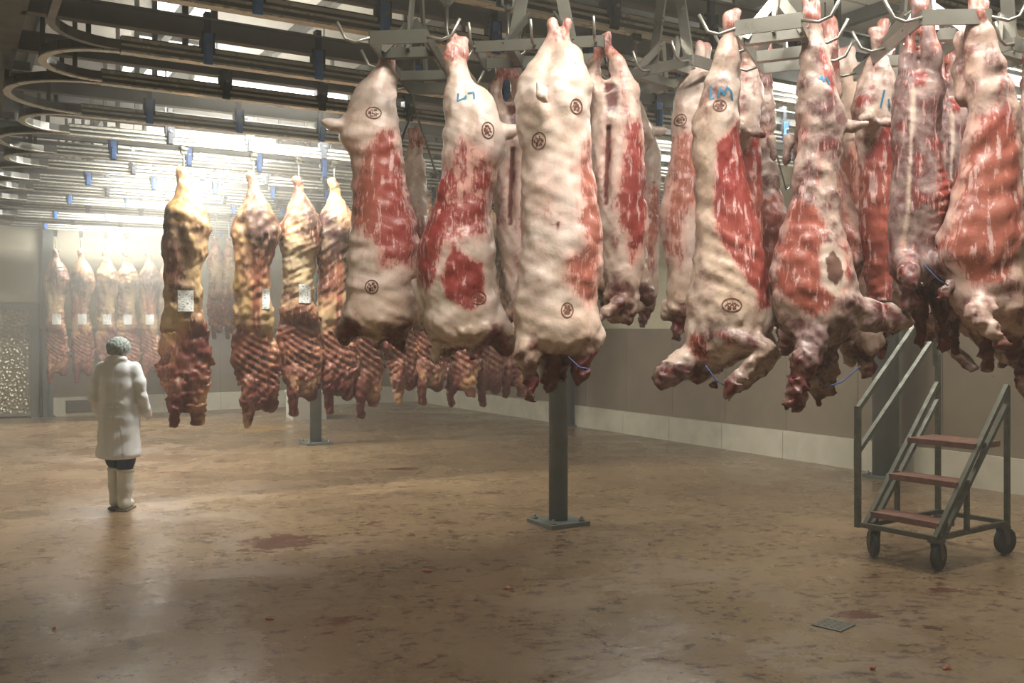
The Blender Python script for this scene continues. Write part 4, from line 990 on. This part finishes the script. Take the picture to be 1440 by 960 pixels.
# ================================================================== BEEF SIDES
def beef_mesh(seed, cut, h=.0165, L=2.42, ribbed=True, fatty=.6):
    """a side hung by the shank: round, loin and flank above, ribs and fore end below"""
    rg = np.random.RandomState(seed)
    J = lambda s_: float(rg.uniform(-s_, s_))
    f = Field((-.5, -.34, -L - .12), (.5, .36, .08), h)
    rows = [(0, 0, 0, .045, .045), (-.12, .0, 0, .05, .05), (-.24, .02, 0, .10, .09), (-.38, .03, 0, .165 + J(.01), .145), (-.55, .03, 0, .195 + J(.015), .165), (-.72, .02, 0, .175 + J(.01), .15), (-.88, .0, 0, .145, .12), (-1.05, -.01, 0, .135 + J(.015), .105), (-1.25, 0, 0, .15 + J(.015), .095), (-1.45, .0, 0, .17 + J(.01), .09), (-1.60, .01, 0, .175, .08)]
    f.loft([(z, x, y, a * (1 + .22 * min(1, -z / .5)), b * 1.1) for z, x, y, a, b in rows], .03, .7, 2.3)
    f.cone((-.03, 0, .0), (.02, 0, -.1), .05, .045, .02)
    tl = .22 + J(.12)
    def fq(x, z):                # lower quarter leans to one side
        return x + tl * (-(z + 1.55)) * .35, z
    lo = [(-1.50, .19, .085), (-1.68, .245, .09), (-1.86, .25, .10), (-2.02, .22, .10), (-2.18, .17, .09), (-2.32, .11, .075)]
    f.loft([(z, fq(0, z)[0], .015, a + J(.012), b) for z, a, b in lo], .03, .7, 2.4)
    f.chain([(fq(-.08, -2.05)[0], -.03, -2.05, .085), (fq(-.12, -2.25)[0], -.05, -2.25, .06), (fq(-.13, -2.42)[0], -.05, -2.42 + J(.06), .045)], .03)
    f.chain([(fq(.08, -2.1)[0], .03, -2.1, .09), (fq(.09, -2.3)[0], .03, -2.34 + J(.08), .07)], .03)
    f.carve((-.06, -.14, -.5), (.02, -.13, -.95), .05, .03)
    f.carve((-.2, -.02, -1.52), (.2, -.1, -1.56), .04, .03)
    def rib_zone(x, y, z):
        xl = x - .35 * tl * -(z + 1.55) - .02
        wgt = np.exp(-(((z + 1.84) / .26) ** 2 + (xl / .19) ** 2) ** 2) * (1 / (1 + np.exp(y / .02)))
        return wgt, np.sin(2 * math.pi * (z + .6 * xl - .9 * xl ** 2) / .078)
    if ribbed:
        gx = f.ax[0][:, None, None]; gy = f.ax[1][None, :, None]; gz = f.ax[2][None, None, :]
        wgt, sn = rib_zone(gx, gy, gz)
        f.F += (wgt * (.020 + .0065 * sn)).astype(np.float32)
    f.lumps(.007, .3, seed, 6); f.lumps(.0055, .08, seed + 9, 6)
    g0 = f.F.copy(); f.lumps(.009, .07, seed + 19, 8); wz_ = np.clip((-1.7 - f.ax[2]) / .4, 0, 1)[None, None, :]; f.F = (g0 * (1 - wz_) + f.F * wz_).astype(np.float32)
    me, V = f.mesh('beef_side')
    x, y, z = V.T
    T = np.zeros((len(V), 4)); U = np.zeros((len(V), 4)); T[:, 3] = U[:, 3] = 1
    n1 = np.sin(7 * x + 5 * z + seed) + np.sin(11 * y - 6 * z + 2 * seed) + np.sin(9 * x - 4 * z + 3 * seed)
    lw = np.clip((-1.42 - z + .05 * n1) / .25, 0, 1)
    T[:, 0] = np.clip(.36 + .13 * n1 + lw * .4, 0, 1)
    T[:, 2] = np.clip(.34 + .25 * np.sin(9 * x + 4 * z + seed * 3) + .28 * np.exp(-((z + .55) / .25) ** 2), 0, 1)
    T[:, 1] = np.clip(.08 + .40 * lw + .08 * n1 + .35 * np.exp(-((z + 2.35) / .15) ** 2), 0, 1)
    U[:, 0] = .5; U[:, 1] = np.clip(fatty + .25 * np.sin(5 * x - 3 * z + seed), 0, 1)
    if cut:                      # sawn backbone along the near face
        bone = np.exp(-((x - .05) / .045) ** 2) * (y < -.02) * (z < -.85) * (z > -1.6)
        T[:, 0] = np.maximum(T[:, 0], bone); T[:, 1] *= 1 - .6 * bone; U[:, 0] = U[:, 0] * (1 - bone) + .9 * bone
    if ribbed:
        rb, sn = rib_zone(x, y, z); sw = .5 - .5 * sn; rb = np.clip(rb * 1.6, 0, 1)
        T[:, 1] = T[:, 1] * (1 - rb) + rb * (.7 - .45 * sw); T[:, 0] = T[:, 0] * (1 - rb) + rb * (1.0 - .4 * sw); U[:, 0] = U[:, 0] * (1 - rb) + rb * (.2 + .8 * sw)
    attr(me, 'tissue', T); attr(me, 'tone', U)
    me.materials.append(M['beef'])
    return me
BEEF = [beef_mesh(2, False, fatty=.8, ribbed=False), beef_mesh(5, True, fatty=.6), beef_mesh(9, False, fatty=.35), beef_mesh(14, True, fatty=.5), beef_mesh(21, False, fatty=.75)]
BVH = [BVHTree.FromPolygons([v.co for v in m.vertices], [tuple(p.vertices) for p in m.polygons]) for m in BEEF]
HOOKB = MB().tube([(.0, 0, .34), (0, 0, .22), (0, 0, .08), (.02, 0, .02), (.055, 0, .0), (.085, 0, .03)], .011, 7).mesh('hook'); HOOKB.materials.append(M['steel'])
TROL = MB().box(-.03, .03, -.015, .015, .32, .40).tube([(0, -.03, .42), (0, .03, .42)], .04, 12).mesh('trolley'); TROL.materials.append(M['dsteel'])
def beef(label, v, u, kind, rz, sc, ztop, tagpos=None):
    p = uv(v, u, ztop)
    o = link('beef_side', BEEF[kind], None, None, p, rz); o.scale = (sc, sc, sc)
    tag(o, label, 'beef side', 'hanging beef sides')
    if tagpos:                    # paper label stuck on the near face, as the carcass hangs
        x0, z0, lw, lh = tagpos
        rot = Matrix.Rotation(rz, 3, 'Z')
        vd = (rot.transposed() @ Vector((p.x, p.y, 0))).normalized(); sd = Vector((vd.y, -vd.x, 0))
        V = []; n = 5
        for j in range(n + 1):
            for i in range(n + 1):
                q = sd * (x0 + lw * (i / n - .5)) + Vector((0, 0, z0 + lh * (j / n - .5)))
                hit = BVH[kind].ray_cast(q - vd * 2, vd)
                V.append((hit[0] + hit[1] * .006) if hit[0] is not None else q - vd * .15)
        MB().add(V, [(j * (n + 1) + i, j * (n + 1) + i + 1, (j + 1) * (n + 1) + i + 1, (j + 1) * (n + 1) + i) for j in range(n) for i in range(n)], True).build('paper_label', M['paper'], o)
    hk = empty('meat_hook', p + Vector((0, 0, -.02)), rz + .5); hk['label'] = ' '.join(('hook of the ' + label.replace(',', '')).split()[:16])
    hk['category'] = 'hook'; hk['group'] = 'hooks holding the beef sides'
    sz = (RZ - .05 - p.z + .02) / .46
    a = link('hook', HOOKB, None, hk); a.scale = (1, 1, sz)
    b = link('trolley', TROL, None, hk); b.scale = (1, 1, sz)
    return o
def at_rail_v(px, u0):
    d = on_rail(px, 0, u0); X = (px - 720) * d / F
    return X * CT + d * ST
UB = 9.8; ZT = 3.26
row = [(258, 0, .2, 1.03, 'big yellow-fatted beef side, nearest and leftmost of the middle row', (.02, -1.25, .14, .2)),
       (356, 1, -.1, 1.03, 'beef side with a sawn backbone and bare ribs, second of the middle row', (.12, -1.22, .07, .2)),
       (420, 2, .3, .98, 'pale marbled beef side with a paper label, third of the middle row', (.06, -1.22, .12, .2)),
       (470, 3, .1, .98, 'beef side half hidden by the leftmost lamb, fourth of the middle row', None),
       (512, 4, .6, 1.0, 'dark beef side whose lower end shows under the leftmost lamb', None),
       (562, 1, .5, .95, 'beef side seen through the gap between the two leftmost lambs', None),
       (600, 2, .2, .95, 'beef side whose ribs show under the scarlet-streaked lamb', None),
       (645, 4, -.4, .97, 'narrow beef end hanging under the right side of the scarlet-streaked lamb', None),
       (682, 3, .25, .97, 'ribbed beef end hanging left of the middle column', None),
       (720, 0, .0, .96, 'beef end just left of the middle column', None)]
for px, kd, rz, sc, lab, tp in row:
    beef(lab, at_rail_v(px, UB), UB, kd, TH * .3 + rz, sc, ZT - .02 * (px > 480), tp)
v, u = to_uv(at(850, 500, 14.0)); beef('faint far beef side with pale ribs right of the middle column', v, 14.05, 1, .3, .92, 3.2)
UR = 19.25
far = [(78, 2, 'farthest-left beef side of the back row next to the post'), (114, 3, 'second beef side of the back row'), (149, 0, 'third beef side of the back row, orange-yellow, above the hair net'), (178, 4, 'fourth beef side of the back row, orange-yellow'), (209, 1, 'fifth beef side of the back row with pinkish ribs'), (235, 2, 'sixth beef side of the back row beside the big yellow one')]
for i, (px, kd, lab) in enumerate(far):
    beef(lab, at_rail_v(px, UR), UR, kd, random.uniform(-.5, .5) + .2, .96, 3.12, (.02, -1.3, .15, .2))
UP = 15.2
for px, lab in ((303, 'pale hazy carcass hanging far behind, left one of a pair'), (322, 'pale hazy carcass hanging far behind, right one of a pair')):
    beef(lab, at_rail_v(px, UP), UP, 2, .9, .62, 3.1)

# ================================================================== WHITE CRATE BY THE FARTHER COLUMN
cp = onz(412, 591, 0)
cr = empty('white_crate', cp, .38); tag(cr, 'white plastic crate on the floor beside the farther column', 'crate')
W_, D_, H_ = .62, .85, .52
MB().box(0, W_, 0, .03, 0, H_).build('front_wall', M['white_plastic'], cr); MB().box(0, W_, D_ - .03, D_, 0, H_).build('rear_wall', M['white_plastic'], cr)
MB().box(0, .03, .03, D_ - .03, 0, H_).build('side_wall', M['white_plastic'], cr); MB().box(W_ - .03, W_, .03, D_ - .03, 0, H_).build('side_wall', M['white_plastic'], cr)
MB().box(.03, W_ - .03, .03, D_ - .03, .02, .05).build('bottom', M['white_plastic'], cr)
MB().box(-.02, W_ + .02, -.02, .0, H_ - .05, H_).box(-.02, 0, 0, D_ + .02, H_ - .05, H_).box(W_, W_ + .02, 0, D_ + .02, H_ - .05, H_).build('rim', M['white_plastic'], cr)

# ================================================================== STEP TROLLEY
ph_ = math.radians(55); Wc, Dc = .557, .96
B0 = Vector(((1315 - 720) / F * 6.7, 6.7, 0)); A0 = B0 - Vector((math.cos(ph_), -math.sin(ph_), 0)) * Wc
st = empty('step_trolley', (A0.x, A0.y, 0), -ph_); tag(st, 'wheeled steel step trolley with three red-brown treads by the right wall', 'step trolley')
t_ = .034
zb = .235
for nm, a, b in (('base_rail', (0, 0), (Wc, 0)), ('base_rail', (0, Dc), (Wc, Dc)), ('base_rail', (0, 0), (0, Dc)), ('base_rail', (Wc, 0), (Wc, Dc))):
    MB().bar((a[0], a[1], zb), (b[0], b[1], zb), t_, t_).build(nm, M['cart'], st)
def run(y): return zb + (1.27 - zb) * (y + .0) / Dc
for x, ttop in ((0, 1.5), (Wc, 1.27)):
    MB().bar((x, .0, zb), (x, Dc, 1.27), t_, t_, (1, 0, 0)).build('stringer', M['cart'], st)
    MB().bar((x, .10, zb), (x, Dc, 1.13), t_ * .9, t_ * .9, (1, 0, 0)).build('stringer', M['cart'], st)
    MB().bar((x, Dc, zb - .02), (x, Dc, ttop), t_, t_, (1, 0, 0)).build('back_post', M['cart'], st)
    MB().bar((x, Dc * .42, zb), (x, Dc * .42, run(Dc * .36)), t_ * .9, t_ * .9, (1, 0, 0)).build('upright', M['cart'], st)
MB().bar((-.05, -.02, zb - .02), (-.05, -.02, 1.12), t_ * 1.1, t_ * 1.1, (1, 0, 0)).build('entry_post', M['cart'], st)
MB().bar((-.05, -.02, 1.10), (-.03, Dc, 1.95), t_, t_, (1, 0, 0)).build('handrail', M['cart'], st)
MB().bar((-.05, -.02, .78), (-.03, Dc, 1.63), t_, t_, (1, 0, 0)).build('handrail', M['cart'], st)
MB().bar((-.02, Dc, 1.4), (-.02, Dc, 1.97), t_, t_, (1, 0, 0)).build('back_post', M['cart'], st)
MB().bar((-.05, -.02, zb), (0, 0, zb), t_, t_).build('base_rail', M['cart'], st)
for zz, y0, dp in ((.335, .05, .21), (.60, .28, .21), (.86, .52, .36)):
    MB().box(-.01 + t_ / 2, Wc + .01 - t_ / 2, y0, y0 + dp, zz - .045, zz).build('tread', M['tread'], st, bevel=.008)
for i, (x, y, rz) in enumerate(((.04, .06, .9), (Wc - .02, .05, .15), (Wc - .02, Dc - .04, -.2), (.04, Dc - .04, .5))):
    c = empty('caster', (x, y, 0), rz); c.parent = st
    R_ = .1
    MB().tube([(-.024, .035, R_), (-.018, .035, R_), (.018, .035, R_), (.024, .035, R_)], [R_ * .88, R_, R_, R_ * .88], 26).build('wheel', M['rubber'], c)
    MB().tube([(-.03, .035, R_), (.03, .035, R_)], .028, 12).build('hub', M['dsteel'], c)
    for s_ in (-1, 1): MB().bar((s_ * .033, .035, R_ - .01), (s_ * .033, .0, .205), .006, .05, (0, 1, 0)).build('fork', M['dsteel'], c)
    MB().box(-.045, .045, -.045, .045, .2, .218).build('swivel_plate', M['dsteel'], c)

# ================================================================== PERSON
def skin_mesh(f, name, mat):
    me, V = f.mesh(name); me.materials.append(mat); return me
pf = onz(165, 718, 0)
per = empty('person', (pf.x, pf.y + .03, 0), .05); tag(per, 'person in white coat, hair net and white boots walking away on the left', 'person')
f = Field((-.36, -.24, .02), (.36, .46, 1.66), .0068)
f.loft([(.84, 0, 0, .165, .11), (.95, 0, 0, .175, .115), (1.06, 0, 0, .14, .10), (1.2, 0, 0, .155, .105), (1.3, 0, 0, .155, .095), (1.36, 0, 0, .115, .075)], .03)
f.chain([(0, -.005, 1.32, .06), (0, .0, 1.42, .05)], .03)
f.ball((0, .02, 1.51), (.073, .092, .11), .02)
f.ball((0, .05, 1.44), (.05, .06, .055), .03)
f.chain([(0, .105, 1.51, .009), (0, .122, 1.475, .013)], .012)
for s_ in (-1, 1):
    f.ball((s_ * .076, .015, 1.49), (.012, .022, .032), .008)
    f.chain([(s_ * .14, 0, 1.315, .05), (s_ * .208, .0, 1.06, .04), (s_ * .212, .08, .94, .034), (s_ * .205, .22, .875, .028)], .02)
    f.ball((s_ * .2, .265, .875), (.022, .042, .045), .012)
    for i in range(4):
        L_ = (.052, .062, .058, .046)[i]; x = s_ * (.188 + .0 * i); yy = .295 - .0 * i; z0 = .905 - .021 * i
        f.chain([(x, yy - .005, z0, .0095), (x - s_ * .012, yy + L_ * .45, z0 - .012, .0088), (x - s_ * .035, yy + L_ * .62, z0 - .032, .0075)], .004)
    f.chain([(s_ * .19, .245, .905, .012), (s_ * .165, .275, .918, .0095), (s_ * .148, .302, .908, .0085)], .006)
    ly = .10 if s_ < 0 else -.02
    f.chain([(s_ * .085, 0, .86, .09), (s_ * .072, ly * .6 + .02, .48, .05), (s_ * .065, ly, .1, .036)], .02)
    f.cone((s_ * .065, ly - .02, .07), (s_ * .064, ly + .09, .055), .03, .022, .01)
bd = link('body', skin_mesh(f, 'body', M['skin']), None, per)
for s_ in (-1, 1):
    MB().tube([(s_ * .03, .098, 1.525), (s_ * .03, .104, 1.525)], [.011, .006], 10).build('eye', M['eye'], bd)
MB().tube([(-.022, .106, 1.445), (0, .112, 1.443), (.022, .106, 1.445)], .004, 6).build('mouth', M['tread'], bd)
# coat: trunk, skirt and sleeves with folds
f = Field((-.40, -.27, .42), (.40, .36, 1.48), .0062)
f.loft([(.485, -.01, .02, .20, .175), (.60, -.005, .02, .195, .165), (.80, 0, .01, .185, .145), (.95, 0, .0, .185, .135), (1.06, 0, 0, .165, .125), (1.2, 0, 0, .178, .125), (1.30, 0, 0, .18, .115), (1.37, 0, -.005, .135, .095), (1.41, 0, -.005, .09, .08)], .03, .25, 2.3)
for s_ in (-1, 1):
    f.chain([(s_ * .145, -.005, 1.325, .065), (s_ * .19, -.015, 1.2, .06), (s_ * .212, -.005, 1.06, .056), (s_ * .215, .06, .95, .052), (s_ * .205, .15, .88, .047)], .022)
    for zz in (.99, 1.05, 1.12): f.carve((s_ * .26, -.06, zz - .02), (s_ * .17, -.065, zz + .03), .014, .005)
f.chain([(-.07, -.05, 1.41, .03), (0, -.075, 1.425, .032), (.07, -.05, 1.41, .03)], .02)
f.carve((-.2, -.14, .93), (.2, -.14, .96), .014, .010); f.carve((-.14, -.14, 1.02), (.1, -.14, 1.06), .016, .007); f.carve((-.06, -.14, .98), (.17, -.14, 1.08), .014, .008)
f.carve((-.13, -.13, 1.25), (-.04, -.14, 1.12), .02, .006); f.carve((.14, -.13, 1.26), (.05, -.14, 1.14), .02, .006)
f.carve((-.015, -.16, .48), (-.01, -.14, .88), .008, .016); f.carve((.015, -.17, .48), (.01, -.15, .86), .012, -.006)
f.carve((0, -.13, .96), (0, -.11, 1.36), .006, .004)
for (x0, z0, x1, z1, dp) in ((-.17, .90, .02, .94, .008), (.02, 1.0, .18, .93, .008), (-.15, 1.07, -.02, 1.0, .007), (.03, 1.12, .15, 1.04, .007), (-.12, .86, .1, .84, .005), (.08, 1.3, .16, 1.16, .007), (-.09, 1.3, -.16, 1.16, .007), (-.12, .82, -.15, .55, .006), (.11, .8, .14, .56, .006), (.06, .75, .08, .52, .005)):
    f.carve((x0, -.14, z0), (x1, -.145, z1), .013, dp * 1.3); f.carve((x0, -.14, z0 + .03), (x1, -.145, z1 + .03), .016, -dp * .8)
f.lumps(.004, .2, 4, 5)
link('coat', skin_mesh(f, 'coat', M['coat']), None, per)
f = Field((-.2, -.16, .26), (.2, .25, .66), .009)
for s_ in (-1, 1):
    ly = .10 if s_ < 0 else -.02
    f.chain([(s_ * .078, .01, .62, .10), (s_ * .068, ly * .7 + .02, .46, .08), (s_ * .062, ly + .012, .40, .066), (s_ * .062, ly + .012, .33, .06)], .01)
link('trousers', skin_mesh(f, 'trousers', M['navy']), None, per)
for s_ in (-1, 1):
    ly = .10 if s_ < 0 else -.02
    f = Field((-.12, -.14, -.01), (.12, .25, .42), .0075)
    f.chain([(0, .015, .36, .078), (0, .012, .22, .07), (0, .0, .10, .056)], .02)
    f.F += np.where(f.ax[2] > .385, .2, 0)[None, None, :].astype(np.float32)
    f.cone((0, -.02, .06), (0, .135, .05), .05, .042, .03)
    f.F += np.where(f.ax[2] < .012, .2, 0)[None, None, :].astype(np.float32)
    b_ = link('boot', skin_mesh(f, 'boot', M['boot']), None, per, (s_ * .062, ly, 0))
    MB().tube([(0, .015, .365), (0, .015, .388)], .082, 20).build('cuff', M['boot'], b_)
    MB().box(-.05, .05, -.075, .175, 0, .022).build('sole', M['sole'], b_, bevel=.01)
f = Field((-.15, -.15, 1.4), (.15, .17, 1.67), .0065)
f.ball((0, -.003, 1.522), (.108, .116, .104), .01)
f.F += np.where((f.ax[2][None, None, :] - 1.455 - .25 * (f.ax[1][None, :, None] + .05)) < 0, .1, 0).astype(np.float32)
f.lumps(.003, .03, 3, 6)
hn = link('hair_net', skin_mesh(f, 'hair_net', M['net']), None, per)

# ================================================================== FLOOR DETAILS
gp = onz(1172, 879, 0)
gr = empty('floor_drain', (gp.x, gp.y, 0), .78); tag(gr, 'square metal drain plate set in the floor at the lower right', 'drain')
MB().box(-.09, .09, -.09, .09, -.01, .006).build('plate', M['dsteel'], gr, bevel=.003)
dm = MB().tube([(0, 0, .004), (0, 0, .0075)], .007, 8).mesh('drain_hole'); dm.materials.append(M['rubber'])
for i in range(4):
    for j in range(4): link('drain_hole', dm, None, gr, (-.06 + i * .04, -.06 + j * .04, 0))
def scrap(px, py, r, lab, seed):
    p = onz(px, py, 0); f = Field((-.09, -.06, -.01), (.09, .06, .04), .004)
    rg = np.random.RandomState(seed)
    f.chain([(-r * 1.4, 0, .004, r * .4), (0, rg.uniform(-.3, .3) * r, .008, r * .6), (r * 1.5, rg.uniform(-.4, .4) * r, .004, r * .35)], .01)
    f.lumps(.003, .03, seed, 4)
    f.F += np.where(f.ax[2] < 0, .1, 0)[None, None, :].astype(np.float32)
    tag(link('meat_scrap', skin_mesh(f, 'meat_scrap', M['scrap']), None, None, (p.x, p.y, 0)), lab, 'scrap', 'scraps on the floor')
scrap(600, 804, .022, 'pink meat scrap on the floor below the middle of the picture', 1)
scrap(714, 828, .016, 'small dark scrap on the floor right of the pink one', 2)
scrap(379, 871, .014, 'small pink scrap on the floor near the dark red splashes', 3)
scrap(77, 885, .010, 'tiny red scrap on the floor at the lower left', 4)
scrap(1228, 941, .012, 'tiny pale scrap at the bottom edge of the floor', 5)
scrap(1332, 941, .012, 'tiny pale scrap at the lower right of the floor', 6)

# ================================================================== HAZE
def mist(name, dens, box, label, g):
    m, nt, b = new_mat(name); nt.nodes.remove(b)
    v_ = nt.nodes.new('ShaderNodeVolumeScatter'); v_.inputs['Density'].default_value = dens; v_.inputs['Anisotropy'].default_value = g
    v_.inputs['Color'].default_value = (1, .96, .86, 1)
    nt.links.new(v_.outputs[0], nt.nodes['Material Output'].inputs['Volume'])
    tag(room(box if isinstance(box, MB) else MB().box(*box), name, m), label, 'mist', kind='stuff')
mist('cold_mist', HAZE, (LEFT + .02, RIGHT - .12, FRONT + .02, BACK - .13, .002, CEIL - .2), 'thin cold mist filling the hall', .4)
va, vb, ua, ub, zc = LEFT + .05, 4.9, 7.2, BACK - .15, CEIL - .25      # a bank that hangs lower towards the back wall
bank = MB().add([(va, ua, 3.3), (vb, ua, 3.3), (vb, ub, .05), (va, ub, .05), (va, ua, zc), (vb, ua, zc), (vb, ub, zc), (va, ub, zc)],
                [(0, 3, 2, 1), (4, 5, 6, 7), (0, 1, 5, 4), (1, 2, 6, 5), (2, 3, 7, 6), (3, 0, 4, 7)])
mist('mist_bank', HAZE_FAR, bank, 'thicker bank of cold mist around the far left tubes', .5)
